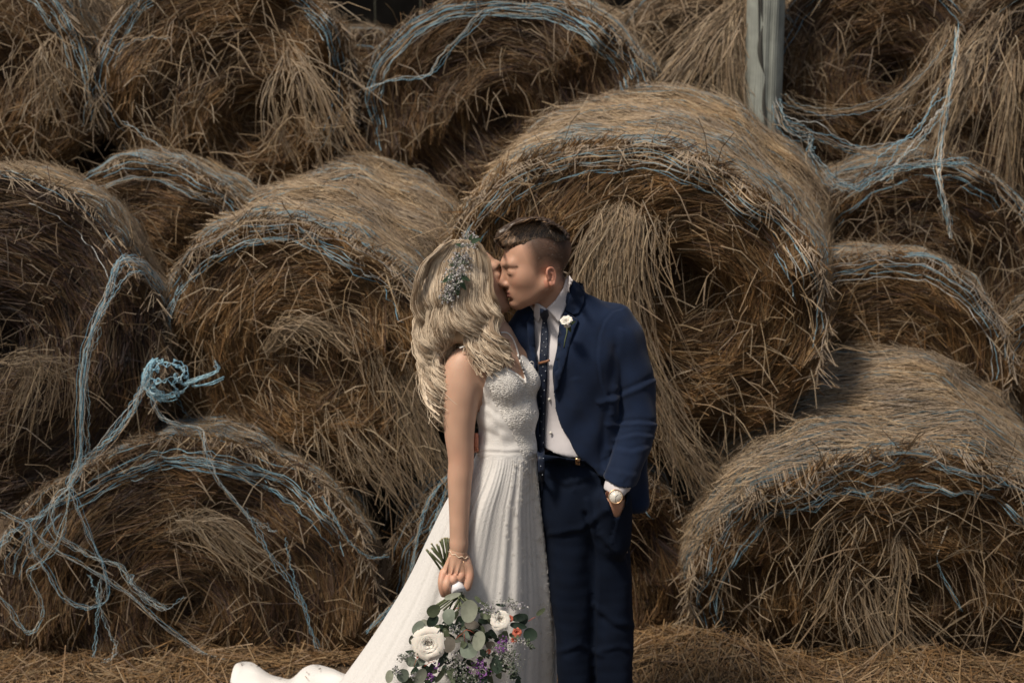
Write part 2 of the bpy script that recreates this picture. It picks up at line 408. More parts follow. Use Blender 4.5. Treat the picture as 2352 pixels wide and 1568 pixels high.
    emit(P, r0.uniform(.0006, .0015, (n, 1)), nrm(np.array([0, -1, 0]) + r0.normal(0, .5, (n, 3))), np.clip(cl, .015, .8), 2)
    # stray straws sticking out and hanging
    n = int(nf * shag * .55); rho = np.sqrt(r0.uniform(0, 1.05, n)); th = r0.uniform(0, 2 * np.pi, n); c0 = face(np.minimum(rho, 1), th)
    phi = r0.normal(-np.pi / 2, 1.1, n); flip = r0.random(n) < .5; phi = np.where(flip, r0.uniform(0, 6.28, n), phi); ln = r0.uniform(.06, .22, n)
    out = r0.uniform(.02, .10, n); P = np.zeros((n, 3, 3)); P[:, 0] = c0; dd = np.stack([np.cos(phi), 0 * phi, np.sin(phi)], 1)
    P[:, 1] = c0 + dd * (ln * .5)[:, None] + np.stack([0 * out, -out * .8, .15 * ln], 1); P[:, 2] = c0 + dd * ln[:, None] + np.stack([r0.normal(0, .01, n), -out, -.05 * ln], 1)
    P[:, :, 1] -= .008
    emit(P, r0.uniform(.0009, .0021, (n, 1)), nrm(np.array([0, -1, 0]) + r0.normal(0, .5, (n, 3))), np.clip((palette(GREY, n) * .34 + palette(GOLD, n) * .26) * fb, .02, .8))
    # straw hugging the wrapped body
    n = int(nb * 3.0); y = .035 + (L - .035) * r0.uniform(0.0, 1, n) ** 1.15; th = R(-30) + r0.uniform(0, 1, n) * R(240); ln = r0.uniform(.04, .17, n); sl = r0.normal(0, .20, n)
    stray = r0.random(n) < .10; sl = np.where(stray, r0.normal(0, .9, n), sl); P = np.zeros((n, 3, 3))
    off = r0.exponential(.005, n); tip = r0.exponential(.012, n) * (r0.random(n) < .4)
    for i, t in enumerate(sg): P[:, i] = body(np.clip(y + t * ln * np.sin(sl), .018, L), th + t * ln * np.cos(sl) / a, 0) + np.stack([np.cos(th), 0 * th, np.sin(th)], 1) * (off + (tip if i == 2 else 0))[:, None]
    rf = nrm(np.stack([np.cos(th), -.1 + 0 * th, np.sin(th)], 1) + r0.normal(0, .4, (n, 3)))
    nn_ = n3(P[:, 1] * 1.5); gr = palette(GREY, n) * .78; go = palette(GOLD, n) * .80; mixv = np.clip(.30 + .28 * nn_, 0, .85)[:, None]
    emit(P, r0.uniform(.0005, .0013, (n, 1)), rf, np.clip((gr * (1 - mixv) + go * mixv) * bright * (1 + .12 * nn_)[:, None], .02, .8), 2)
    # fringe breaking over the rim
    n = int(nb * .06); th = R(-20) + r0.uniform(0, 1, n) * R(220); ln = r0.uniform(.02, .10, n); P = np.zeros((n, 3, 3)); tw = r0.normal(0, .6, n)
    P[:, 0] = body(np.full(n, .07), th, .006); P[:, 1] = face(np.full(n, .985), th + .02 * tw) + [0, -.02, 0]; P[:, 1] += np.stack([np.cos(th), 0 * th, np.sin(th)], 1) * .01
    dn = np.stack([r0.normal(0, .6, n) - .2 * np.cos(th), -.15 * np.ones(n), -.6 * np.ones(n)], 1); P[:, 2] = P[:, 1] + nrm(dn) * ln[:, None]
    emit(P, r0.uniform(.0008, .0018, (n, 1)), nrm(np.array([0, -1, .3]) + r0.normal(0, .4, (n, 3))), np.clip(palette(GREY, n) * .62 * bright, .02, .8))
    V, F = joinVF(parts); mesh('straw', V, F, M_straw, root, local=True, smooth=False, col=np.vstack(cols), kind='stuff')
    # net wrap: wavy twine running round the body, bunched at the rim, some slipped on to the face
    if nn:
        K = 46; n = nn; lo, hi = R(netrange[0]), R(netrange[1]); y0 = np.where(r0.random(n) < .55, r0.exponential(.10, n), r0.uniform(0, L, n)); y0 = np.clip(y0, 0, L - .02)
        st = lo + (hi - lo) * r0.uniform(-.1, .55, n); ex_ = (hi - lo) * r0.uniform(.45, 1.1, n); T = np.linspace(0, 1, K)[None] * ex_[:, None] + st[:, None]; T = np.clip(T, lo, hi)
        ph = r0.uniform(0, 6.28, (n, 3)); am = r0.uniform(.003, .012, n)[:, None]
        yy = y0[:, None] + am * (np.sin(T * 19 + ph[:, :1]) + .6 * np.sin(T * 43 + ph[:, 1:2])) + .02 * np.sin(T * 3 + ph[:, 2:])
        P = body(yy, T, 0.) + np.stack([np.cos(T), 0 * T, np.sin(T)], -1) * .009
        ns = slip; T2 = np.linspace(0, 1, K)[None] * ((hi - lo) * r0.uniform(.45, .95, ns))[:, None] + (lo + (hi - lo) * r0.uniform(0, .3, ns))[:, None]; T2 = np.clip(T2, lo, hi)
        q = r0.uniform(.83, .99, ns)[:, None]; ph = r0.uniform(0, 6.28, (ns, 3)); rr = q + .006 * np.sin(T2 * 15 + ph[:, :1]) + .004 * np.sin(T2 * 41 + ph[:, 1:2]) + .012 * np.sin(T2 * 4 + ph[:, 2:])
        P2 = face(np.clip(rr, 0, .995), T2); P2[..., 1] -= r0.uniform(.022, .045, (ns, 1))
        P = np.concatenate([P, P2]); N = len(P); cc = palette(BLUE, N, .1) * .86 * bright; gsel = r0.random(N) < .28; cc[gsel] = palette(GREY, gsel.sum(), .08) * bright * 1.1
        ref = np.tile(np.array([[.05, -1., .1]]), (N, 1)); v, f = ribbonVF(P, r0.uniform(netw * .6, netw * 1.3, (N, 1)), ref, 2)
        mesh('net_wrap', v, f, M_net, root, local=True, col=vcol(np.clip(cc, .02, .8), K, 2), kind='stuff')
    return root, face, body

def tuft(root, pts, spread, n, seed, w=(.0006, .0016), bright=1.05, fan=.12):
    """a hanging tress of straw: picture path pts [(px,py,Y)...]; strands join it all along its length and fray out of it"""
    r0 = np.random.default_rng(seed); n = int(n * 1.25); C = catmull([W(p[0], p[1], Y=p[2]) for p in pts], 60); K = 5; P = np.zeros((n, K, 3))
    TL = np.linalg.norm(np.diff(C, axis=0), axis=1).sum(); t0 = r0.uniform(-.15, .9, n); ln = r0.uniform(.08, .30, n); tl = ln / TL
    o = r0.normal(0, 1, (n, 3)) * np.array([1, .3, .5]) * spread * r0.uniform(.4, 1.5, (n, 1)); wild = r0.random(n) < .38; dv = r0.normal(0, .35, (n, 3)) * np.array([1, .25, .6]); dv[~wild] *= .28
    T = nrm(np.gradient(C, axis=0)); kk = r0.normal(0, .010, (n, 3)) * [1, .4, 1]
    for i in range(K):
        u = i / (K - 1); t = t0 + tl * u; tc = np.clip(t, 0, 1); idx = (tc * 59).astype(int)
        base = C[idx] + T[idx] * ((t - tc) * TL)[:, None] * .6
        P[:, i] = base + o * (.7 + .55 * tc)[:, None] + dv * (ln * u)[:, None] + kk * math.sin(math.pi * u) + np.array([0, 0, -.25]) * (ln * u * u * wild)[:, None]
    c = np.clip(palette(GREY, n) * .33 + palette(GOLD, n) * .27, 0, 1) * bright
    V, F = ribbonVF(P, r0.uniform(*w, (n, 1)), nrm(np.array([0, -1, .1]) + r0.normal(0, .5, (n, 3))))
    return mesh('straw_tress', V, F, M_straw, root, smooth=False, col=vcol(np.clip(c, .02, .85), K), kind='stuff')

# ground
gx = np.linspace(-1, 1, 121); gx = np.sign(gx) * (np.abs(gx) ** 2.6) * 60; gy = np.concatenate([np.linspace(-40, 3.5, 24)[:-1], np.linspace(3.5, 6.8, 70), np.linspace(7, 90, 30)])
nG = Noise(.9, 8, 2, 4); nG2 = Noise(.22, 8, 2, 5)
def mound(x, y):
    p = np.stack([x, y], -1); near = np.exp(-((y - 5.0) / 1.6) ** 2) * np.exp(-(x / 4) ** 2); g = G(1570, 1500); h = .13 * np.exp(-((x - g[0] - .02) / .22) ** 2 - ((y - 5.12) / .16) ** 2)
    h += .06 * np.exp(-((x - 1.1) / .9) ** 2 - ((y - 5.06) / .10) ** 2) * (1 + .4 * np.sin(x * 9)) + .03 * np.exp(-((x + 1.0) / .9) ** 2 - ((y - 5.06) / .12) ** 2)
    return near * (.012 * nG(p) + .008 * nG2(p)) + h - .03
X, Y_ = np.meshgrid(gx, gy, indexing='ij'); Z = mound(X, Y_); V = np.stack([X, Y_, Z], -1).reshape(-1, 3); a_, b_ = X.shape
ii = (np.arange(a_ - 1)[:, None] * b_ + np.arange(b_ - 1)[None]).ravel(); mesh('ground', V, np.stack([ii, ii + b_, ii + b_ + 1, ii + 1], 1), M_soil, kind='structure')
n = 45000; x = rng.uniform(-2.6, 2.6, n); y = 4.0 + 1.75 * rng.beta(2.2, 1.5, n); ph = rng.uniform(0, 6.28, n); ln = rng.uniform(.04, .22, n); el = rng.exponential(.12, n); P = np.zeros((n, 3, 3))
for i, t in enumerate((-.5, 0, .5)):
    xx = x + np.cos(ph) * t * ln; yy = y + np.sin(ph) * t * ln; P[:, i] = np.stack([xx, yy, mound(xx, yy) + .004 + rng.exponential(.012, n) + (t + .5) * el * ln * .8], 1)
P[:, 1, 2] += .01
qx, qy = proj(np.stack([x, y, 0 * x], 1)); kp = ~((qx > 535) & (qx < 860) & (qy > 1545 + 8 * np.sin(qx * .03))); x, y, P = x[kp], y[kp], P[kp]; n = len(x); gcol = palette(GOLD, n) * 1.0; s_ = rng.random(n) < .3; gcol[s_] = palette(GREY, s_.sum())
V, F = ribbonVF(P[:, [0, 2]], rng.uniform(.0009, .0022, (n, 1)), nrm(np.array([0, -.3, 1]) + rng.normal(0, .5, (n, 3)))); mesh('hay_litter', V, F, M_straw, smooth=False, col=vcol(np.clip(gcol * [.44, .38, .31], .02, .8), 2), kind='stuff')

# barn shell behind and above the stack
barn = empty('barn', (0, 9.6, 0), label='dark open-fronted barn shell behind and above the stacked hay bales', cat='barn')
def box(x0, x1, y0, y1, z0, z1):
    V = [(x, y, z) for x in (x0, x1) for y in (y0, y1) for z in (z0, z1)]
    return np.array(V, float), [(0, 1, 3, 2), (4, 6, 7, 5), (0, 4, 5, 1), (2, 3, 7, 6), (0, 2, 6, 4), (1, 5, 7, 3)]
for i in range(44):
    x = -6.6 + i * .3; d = rng.uniform(0, .012); V, F = box(x, x + .292, 9.6 + d, 9.63 + d, 0, 4.5); mesh('board', V, F, M_dark, barn, smooth=False)
for sx in (-6.65, 6.62): V, F = box(sx, sx + .03, 6.4, 9.6, 0, 4.5); mesh('side_wall', V, F, M_dark, barn, smooth=False)
V, F = box(-6.8, 6.8, 7.2, 9.8, 4.5, 4.6); mesh('roof', V, F, M_dark, barn, smooth=False)
for bx in (-4.6, -1.5, 4.7): V, F = box(bx, bx + .16, 9.4, 9.56, 0, 4.5); mesh('beam', V, F, M_dark, barn, smooth=False)

# the post: a round weathered pole with long splits
pc = W(1755, 120, Y=6.55); r_ = 43 * mpp(1755, 120, Y=6.55); nth, nz = 48, 60; V = []
for k in range(nz):
    z = 4.5 * k / (nz - 1)
    for j in range(nth):
        t = j / nth * 2 * np.pi; r = r_ * (1 + .02 * math.sin(3 * t + z) + .012 * math.sin(9 * t + 2 * z))
        sc = 0
        for (tc, wob, ph) in ((R(-78), .10, 0), (R(-122), .05, 2), (R(-40), .04, 4)):
            dlt = (t - (tc % (2 * np.pi)) - wob * math.sin(z * 5 + ph)); sc += .16 * math.exp(-(dlt / .075) ** 2) * max(0, math.sin(z * 3.2 + ph + 1)) ** .5
        r *= 1 - sc; V.append((pc[0] + r * math.cos(t), pc[1] + r * math.sin(t), z))
F = [(k * nth + j, k * nth + (j + 1) % nth, (k + 1) * nth + (j + 1) % nth, (k + 1) * nth + j) for k in range(nz - 1) for j in range(nth)] + [tuple(range((nz - 1) * nth, nz * nth))]
post = empty('wooden_post', (pc[0], pc[1], 0), label='weathered grey round wooden post with long splits, standing behind the largest bale', cat='post')
mesh('pole', V, F, M_post, post)
def splitVF(px0, py0, px1, py1, w, bow):
    t = np.linspace(0, 1, 14); x = px0 + (px1 - px0) * t + bow * np.sin(np.pi * t); y = py0 + (py1 - py0) * t
    P = np.array([W(a, b, Y=pc[1] - r_ * .97) for a, b in zip(x, y)]); return tubeVF(P, w * np.sin(np.pi * np.clip(t, .04, .96)) + .0006, 5)
for s_ in ((1751, -60, 1752, 50, .007, -4), (1752, 60, 1757, 175, .012, -9), (1758, 180, 1762, 300, .009, -6), (1738, -80, 1742, 120, .003, 3)):
    V, F = splitVF(*s_); mesh('split', V, fixtri(F), M_crack, post)

# ---------------------------------------------------------------- the bales
B = {}
def add(key, *a, **k): B[key] = bale(*a, **k)
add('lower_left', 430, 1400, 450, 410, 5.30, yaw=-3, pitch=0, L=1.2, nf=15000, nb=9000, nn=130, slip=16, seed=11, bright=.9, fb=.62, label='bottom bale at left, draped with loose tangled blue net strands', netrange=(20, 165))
add('lower_right', 2030, 1375, 440, 410, 5.25, yaw=3, pitch=19, L=1.45, nf=17000, nb=11000, nn=110, slip=16, seed=12, bright=.95, fb=.85, spin=-1, hole=(.15, .1, .05), shag=.13, label='shaggy bottom bale at right edge with a band of blue net on its rim', netrange=(5, 205))
add('lower_mid', 1260, 1390, 385, 380, 5.55, yaw=0, pitch=4, L=1.2, nf=8000, nb=5000, nn=60, slip=12, seed=13, bright=.85, fb=.65, label='bottom bale mostly hidden behind the bride and groom', netrange=(30, 205))
add('left_mid', 682, 830, 345, 338, 5.50, yaw=12, pitch=8, L=1.12, nf=17000, nb=11000, nn=90, slip=11, seed=14, hole=(.12, .1, .06), label='second-row bale left of the bride, with a net tangle on its left rim', netrange=(10, 215))
add('center', 1435, 705, 455, 380, 5.42, yaw=12, pitch=9, L=1.22, nf=21000, nb=14000, nn=120, slip=14, seed=15, bright=1.05, fb=1.0, hole=(.30, .10, .15), holed=.24, label='largest bale directly behind the groom, with blue net around its rim', netrange=(-12, 195))
add('far_left', -25, 800, 398, 400, 5.35, yaw=-7, pitch=-4, L=1.0, nf=14000, nb=7000, nn=30, slip=4, seed=16, bright=.9, fb=.42, label='dark-faced bale cut off by the left edge, above the bottom left bale', netrange=(20, 90), spin=-1)  # low fb: face shade painted as darker straw
add('left_back', 345, 672, 300, 304, 6.15, yaw=5, pitch=2, L=1.0, nf=6000, nb=4000, nn=60, slip=10, seed=17, bright=.9, label='half-hidden bale between the dark left bale and top row, blue net on its rim', netrange=(15, 160))
add('top_left', 520, 195, 290, 275, 6.45, yaw=-6, pitch=0, L=.70, nf=10000, nb=6000, nn=50, slip=12, seed=18, bright=.95, hole=(.22, -.25, .13), shag=.12, label='top-row bale second from left, with a pale net rim and dark hollow centre', netrange=(-40, 230))
add('top_center', 1155, 262, 340, 275, 6.45, yaw=10, pitch=2, L=1.15, nf=11000, nb=5000, nn=70, slip=16, seed=19, bright=.9, fb=.62, label='wide top-row bale above the couple, blue net hanging over its face', netrange=(-10, 200))
add('top_far_left', -60, 195, 290, 285, 6.4, yaw=6, pitch=2, L=1.0, nf=8000, nb=6000, nn=30, slip=10, seed=20, bright=.85, label='top-row bale cut off by the upper left corner, straw hanging down its side', netrange=(-20, 100), shag=.14)
add('top_post', 1625, 215, 250, 270, 6.85, yaw=8, pitch=2, L=1.1, nf=7000, nb=4000, nn=20, slip=4, seed=21, bright=.9, grey=.4, shag=.25, label='shaggy top-row bale just left of the wooden post')
add('top_right', 2010, 175, 260, 260, 6.75, yaw=6, pitch=2, L=1.1, nf=8000, nb=3000, nn=20, slip=5, seed=22, bright=.8, fb=.62, hole=(.1, 0, .06), label='top-row bale right of the wooden post, with coiled swirls on its face')
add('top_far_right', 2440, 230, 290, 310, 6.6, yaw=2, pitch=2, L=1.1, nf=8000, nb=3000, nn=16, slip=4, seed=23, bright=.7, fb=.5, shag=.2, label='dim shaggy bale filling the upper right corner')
add('right_mid', 2105, 645, 270, 285, 6.15, yaw=6, pitch=3, L=1.1, nf=8000, nb=4000, nn=60, slip=10, seed=24, bright=.8, fb=.62, shag=.12, label='second-row bale at right under the hanging blue net strands', netrange=(-10, 190))
add('right_low', 2010, 880, 300, 310, 5.85, yaw=5, pitch=3, L=1.0, nf=6000, nb=6000, nn=80, slip=8, seed=25, bright=.9, label='squeezed bale between the largest bale and the bottom right bale', netrange=(-10, 190))
add('right_edge', 2500, 900, 230, 260, 5.95, yaw=0, pitch=3, L=1.0, nf=5000, nb=3000, nn=20, slip=4, seed=26, bright=.8, label='bale sliver at the right edge above the bottom right bale', netrange=(0, 190))
add('gap_back', 830, 285, 210, 205, 7.7, yaw=5, pitch=0, L=1.0, nf=1500, nb=3000, nn=10, slip=2, seed=27, bright=.8, label='farthest bale, its top peeking through the dark gap in the top row', netrange=(0, 190))
# tresses of straw falling from the bales
def wisps(key, x0, y0, x1, y1, Y, k, sd):
    rw_ = np.random.default_rng(sd)
    for i in range(k):
        a = np.array([x0, y0]) + rw_.normal(0, [26, 18]); b = np.array([x1, y1]) + rw_.normal(0, [75, 45]); m_ = (a + b) / 2 + rw_.normal(0, [28, 14]) + [0, -12]
        tuft(B[key][0], [(a[0], a[1], Y), (m_[0], m_[1], Y - .06), (b[0], b[1], Y - .04)], rw_.uniform(.006, .022), int(rw_.integers(12, 34)), sd * 100 + i, w=(.0009, .0020), bright=rw_.uniform(.8, 1.15))
rt = lambda k: B[k][0]
tuft(rt('center'), [(1440, 462, 5.33), (1445, 520, 5.26), (1430, 640, 5.24), (1450, 800, 5.26), (1500, 930, 5.3)], .060, 620, 1, bright=1.2)
tuft(rt('center'), [(1430, 470, 5.33), (1390, 530, 5.27), (1360, 640, 5.26), (1370, 730, 5.28)], .035, 500, 2)
tuft(rt('center'), [(1500, 900, 5.3), (1560, 1020, 5.32), (1620, 1100, 5.35)], .05, 200, 3)
tuft(rt('left_mid'), [(690, 730, 5.42), (790, 722, 5.38), (880, 800, 5.36), (940, 950, 5.38), (1000, 1080, 5.4)], .05, 560, 4)
tuft(rt('left_mid'), [(620, 800, 5.42), (660, 750, 5.38), (720, 745, 5.37), (790, 770, 5.38)], .022, 300, 5)
tuft(rt('left_mid'), [(800, 950, 5.4), (840, 1040, 5.38), (900, 1120, 5.4)], .09, 150, 6, bright=.95)
wisps('top_left', 690, 110, 665, 330, 6.28, 5, 41); wisps('top_far_left', 110, 80, 60, 200, 6.22, 4, 44); wisps('lower_right', 2050, 1120, 2000, 1400, 5.12, 4, 47)
tuft(rt('top_post'), [(1700, 10, 6.6), (1620, 90, 6.52), (1540, 200, 6.5)], .06, 230, 11, w=(.0010, .0022))
tuft(rt('top_post'), [(1700, 0, 6.6), (1680, 110, 6.52), (1685, 240, 6.5)], .04, 180, 12, w=(.0010, .0022))
tuft(rt('top_far_right'), [(2290, 40, 6.3), (2230, 130, 6.2), (2190, 240, 6.15), (2120, 430, 6.15)], .05, 200, 13, w=(.0010, .0022))
tuft(rt('top_far_right'), [(2170, 60, 6.35), (2120, 160, 6.3), (2060, 240, 6.3)], .02, 60, 14, w=(.0010, .0022))
tuft(rt('top_far_right'), [(2330, 110, 6.25), (2320, 240, 6.2), (2300, 420, 6.2)], .03, 90, 15, w=(.0010, .0022))
tuft(rt('lower_right'), [(1990, 1300, 5.14), (2010, 1420, 5.1), (2080, 1530, 5.1)], .08, 130, 17, bright=.95)
tuft(rt('lower_right'), [(2200, 1120, 5.16), (2260, 1220, 5.12), (2330, 1330, 5.12)], .11, 110, 18, bright=.95)
tuft(rt('lower_left'), [(400, 1215, 5.22), (470, 1190, 5.2), (540, 1250, 5.2)], .06, 200, 19, bright=.7)
tuft(rt('far_left'), [(0, 830, 5.22), (90, 830, 5.2), (60, 950, 5.2)], .09, 160, 20, bright=.6)

Cs = catmull([W(1505 + .36 * a_, 1003.8 + .36 * b_, Y=5.06) for a_, b_ in ((1925, 270), (1905, 400), (1880, 520), (1800, 745))], 14); V, F = ribbonVF(Cs[None], np.full((1, 1), .0032), np.array([[0, -1., .2]]), 3)
mesh('long_straw', V, F, M_straw, rt('lower_right'), col=np.tile([.62, .55, .45], (len(V), 1)))
# loose blue net strands (picture paths at their own distances)
def twine(name, label, paths, cat='net strands', n=7, spread=.009, width=.0010, seed=1, group='loose blue bale net strands', white=.25, wob=.004):
    r0 = np.random.default_rng(seed); parts, cols = [], []; first = None
    for pts in paths:
        nn, spr = n, spread
        if isinstance(pts, tuple): pts, nn, spr = pts
        C3 = np.array([W(p[0], p[1], Y=p[2]) for p in pts]); K = 12 * len(pts); C = catmull(C3, K); first = C[0] if first is None else first
        P = np.zeros((nn, K, 3)); t = np.linspace(0, 1, K)[:, None]
        for i in range(nn):
            o = r0.normal(0, spr, 3); f1, f2 = r0.uniform(8, 16), r0.uniform(20, 34); p1, p2 = r0.uniform(0, 6.28, 3), r0.uniform(0, 6.28, 3)
            P[i] = C + o * (.4 + .8 * np.sin(t * r0.uniform(3, 7) + p1[0]) ** 2) + wob * np.sin(t * f1 * 2 + p1) + wob * .6 * np.sin(t * f2 * 3 + p2)
        v, f = ribbonVF(P, r0.uniform(width * .6, width * 1.2, (nn, 1)), np.tile([[.1, -1., .2]], (nn, 1)), 3); parts.append((v, f))
        c = palette(BLUE, nn, .1) * .95; ws = r0.random(nn) < white; c[ws] = palette(GREY, ws.sum()) * .9; cols.append(vcol(np.clip(c, 0, .8), K, 3))
    V, F = joinVF(parts); o = empty(name, Vector(first), label=label, cat=cat, group=group); mesh('strand', V, F, M_net, o, col=np.vstack(cols)); return o
z6 = lambda L, Y: [(p[0] * .36, 1003.8 + p[1] * .36, p[2] if len(p) > 2 else Y) for p in L]
z7 = lambda L, Y: [(1505.3 + p[0] * .36, p[1] * .36, p[2] if len(p) > 2 else Y) for p in L]
z8 = lambda L, Y: [(1505 + p[0] * .36, 1003.8 + p[1] * .36, Y) for p in L]
twine('net_strand', 'long blue net bundle hanging straight down in front of the dark left bale', [
    ([(375, 665, 5.4), (330, 612, 5.26), (285, 598, 5.2), (265, 615, 5.16), (243, 680, 5.12), (208, 760, 5.1), (190, 850, 5.1), (184, 980, 5.1), (180, 1060, 5.14), (158, 1110, 5.16)], 16, .010),
    ([(380, 700, 5.4), (335, 640, 5.22), (300, 632, 5.16), (262, 680, 5.12), (230, 740, 5.1)], 4, .006), ([(228, 750, 5.1), (200, 830, 5.1), (196, 960, 5.1), (206, 1060, 5.13)], 4, .007)], seed=3)
twine('net_strand', 'slanting blue net bundle running from the tangle down to the bottom left rim', [
    ([(345, 850, 5.3), (322, 900, 5.2), (290, 960, 5.14), (235, 1020, 5.12), (190, 1065, 5.14), (158, 1115, 5.16)], 14, .010)], seed=4)
twine('net_strand', 'thin blue net strands trailing down the right side of the bottom left bale', [
    ([(345, 900, 5.3), (365, 950, 5.24), (405, 975, 5.2), (460, 985, 5.2)] + z6([(1310, 60), (1360, 200), (1450, 350), (1600, 520)], 5.16), 8, .007),
    (z6([(1600, 520), (1700, 700), (1860, 930), (1950, 1110), (2030, 1350)], 5.14), 4, .008), (z6([(1560, 480), (1660, 560), (1760, 610)], 5.14), 3, .005), (z6([(1820, 650), (1850, 800), (1890, 950), (1960, 1120)], 5.14), 2, .004)], seed=5)
twine('net_strand', 'blue net loops spilling over the bottom left bale down to the ground', [
    (z6([(0, 470), (160, 545), (250, 640), (400, 740), (640, 880), (830, 1000), (1000, 1160), (1280, 1360), (1480, 1420), (1690, 1500)], 5.12), 6, .006),
    (z6([(440, 310), (340, 420), (350, 600), (480, 700), (620, 770), (760, 820), (840, 930), (960, 1040), (1060, 1090)], 5.14), 8, .006),
    (z6([(200, 560), (210, 720), (300, 850), (400, 1020), (560, 1080), (680, 1020), (670, 850), (600, 700), (500, 450), (440, 310)], 5.12), 5, .005),
    (z6([(450, 320), (420, 500), (360, 680), (260, 800), (180, 860), (240, 1000), (270, 1120), (230, 1220), (180, 1250), (110, 1180), (60, 1090), (-40, 980)], 5.12), 5, .006),
    (z6([(640, 900), (645, 1080), (700, 1250), (745, 1330), (720, 1400), (650, 1440)], 5.14), 3, .003),
    (z6([(560, 880), (620, 1000), (622, 1130), (600, 1400)], 5.14), 3, .003), (z6([(150, 600), (190, 760), (280, 700), (400, 640), (430, 500)], 5.12), 3, .003),
    (z6([(430, 330), (300, 470), (160, 545), (60, 620), (-20, 720)], 5.14), 5, .008), (z6([(840, 930), (850, 880), (850, 960), (1040, 1090), (1180, 1020)], 5.12), 2, .002)], seed=6)
twine('net_strand', 'heavy blue net cord hanging from the upper right bale', [
    (z7([(1930, 180, 6.15), (1910, 400, 6.05), (1870, 640, 6.0), (1830, 900, 5.95), (1810, 1100, 5.8), (1850, 1300, 5.78), (1890, 1500, 5.8)], 5.9), 9, .010),
    (z7([(1860, 640), (1760, 760), (1640, 900), (1520, 1040), (1450, 1130)], 5.95), 9, .03), (z7([(1180, 1170), (1300, 1195), (1420, 1130), (1560, 1070), (1800, 1050), (2000, 1030)], 5.82), 10, .009)], seed=7, width=.0018)
twine('net_strand', 'pale net sheet sagging from the post to the upper right straw tress', [
    (z7([(830, 600), (950, 680), (1250, 690), (1500, 610), (1700, 480), (1880, 260)], 6.25), 16, .026)], seed=8, width=.0010, white=.8)
twine('net_strand', 'blue net snarl behind the right shoulder of the largest bale', [
    (z7([(790, 640), (830, 780), (930, 860), (1010, 880), (990, 950), (1060, 1040), (1160, 1150), (1280, 1195)], 6.1), 8, .02), (z7([(800, 760), (960, 830), (1180, 930), (1400, 960), (1600, 930)], 6.1), 8, .02)], seed=9, width=.0018)
twine('net_strand', 'single blue strand curving down the face of the bottom right bale', [
    (z8([(1490, 10), (1650, 140), (1750, 330), (1825, 560), (1790, 740), (1850, 900), (1960, 1090)], 5.08), 3, .004)], seed=10)
twine('net_strand', 'blue net cord down the left rim of the bale behind the bride', [
    ([(1040, 1075, 5.38), (985, 1150, 5.34), (958, 1230, 5.33), (940, 1330, 5.33), (900, 1390, 5.3), (840, 1450, 5.25)], 9, .006), ([(1030, 1110, 5.38), (1000, 1190, 5.34), (975, 1260, 5.33)], 5, .01)], seed=11)
twine('net_strand', 'blue net strands dangling in the dark gap right of the bottom left bale', [
    ([(740, 1140, 5.2), (770, 1190, 5.16), (800, 1240, 5.16), (850, 1280, 5.2), (890, 1275, 5.25)], 6, .008)], seed=12)
twine('net_strand', 'blue net draped across the face of the wide top bale', [
    ([(1270, 30, 6.22), (1130, 25, 6.22), (1060, 80, 6.22), (1010, 140, 6.24), (975, 180, 6.22), (900, 185, 6.22), (840, 210, 6.24)], 5, .012)], seed=13, width=.0012)
twine('net_strand', 'pale blue net strands hooked over the face of the top-row bale second from left', [
    ([(260, 150, 6.25), (285, 105, 6.22), (330, 85, 6.22), (390, 88, 6.22)], 4, .006), ([(280, 280, 6.25), (370, 340, 6.2), (460, 400, 6.2)], 3, .008), ([(480, 348, 6.2), (590, 350, 6.2), (650, 280, 6.2), (690, 268, 6.2), (730, 290, 6.2), (790, 285, 6.22)], 2, .005)], seed=14, width=.0017, white=.5)
# the net tangle: a crumpled knotted pouch of mesh on the rim of the left bale
r0 = np.random.default_rng(31); tc = W(385, 868, Y=5.33); S = mpp(385, 868, Y=5.33); pts = []
for i in range(75):
    ang = r0.uniform(0, 6.28); rr = 50 * math.sqrt(r0.random()) ** .7; pts.append((tc[0] + rr * S * math.cos(ang) * 1.0, tc[1] - .06 * math.sqrt(max(0, 1 - (rr / 52) ** 2)) + r0.normal(0, .006), tc[2] + rr * S * .9 * math.sin(ang)))
for i in range(22): ang = i / 22 * 6.28 + r0.normal(0, .1); pts.append((tc[0] + 50 * S * math.cos(ang), tc[1] + r0.normal(0, .01), tc[2] + 46 * S * math.sin(ang)))
pts = np.array(pts); segs = []
for i in range(len(pts)):
    dd = np.linalg.norm(pts - pts[i], axis=1); 
    for j in np.argsort(dd)[1:4]: m_ = (pts[i] + pts[j]) / 2 + r0.normal(0, .004, 3); segs.append(catmull([pts[i], m_, pts[j]], 6))
for _ in range(60):                               # bunched left edge
    a0 = r0.uniform(1.9, 4.0); k = np.linspace(a0, a0 + r0.uniform(.5, 1.4), 6); q = r0.uniform(44, 58); segs.append(np.stack([tc[0] + q * S * np.cos(k), tc[1] + r0.normal(0, .012) + 0 * k, tc[2] + q * .92 * S * np.sin(k)], 1) + r0.normal(0, .003, (6, 3)))
for _ in range(7): segs.append(catmull([W(425 , 880, Y=5.3), W(450, 872, Y=5.27), W(482, 862, Y=5.27), W(502, 850, Y=5.27), W(495, 838, Y=5.27)] + r0.normal(0, .006, (5, 3)), 6))
for _ in range(4): segs.append(catmull([W(440, 885, Y=5.3), W(480, 882, Y=5.27), W(515, 868, Y=5.27)] + r0.normal(0, .005, (3, 3)), 6))
P = np.array(segs); V, F = ribbonVF(P, r0.uniform(.0012, .0028, (len(P), 1)), np.tile([[.1, -1., .2]], (len(P), 1)), 3)
tg = empty('net_tangle', Vector(tc), label='knotted pale blue net tangle caught on the left rim of the second-row bale', cat='net tangle'); mesh('mesh_knot', V, F, M_net, tg, col=vcol(np.clip(palette(BLUE[:3], len(P), .1) * 1.35, 0, .8), 6, 3))
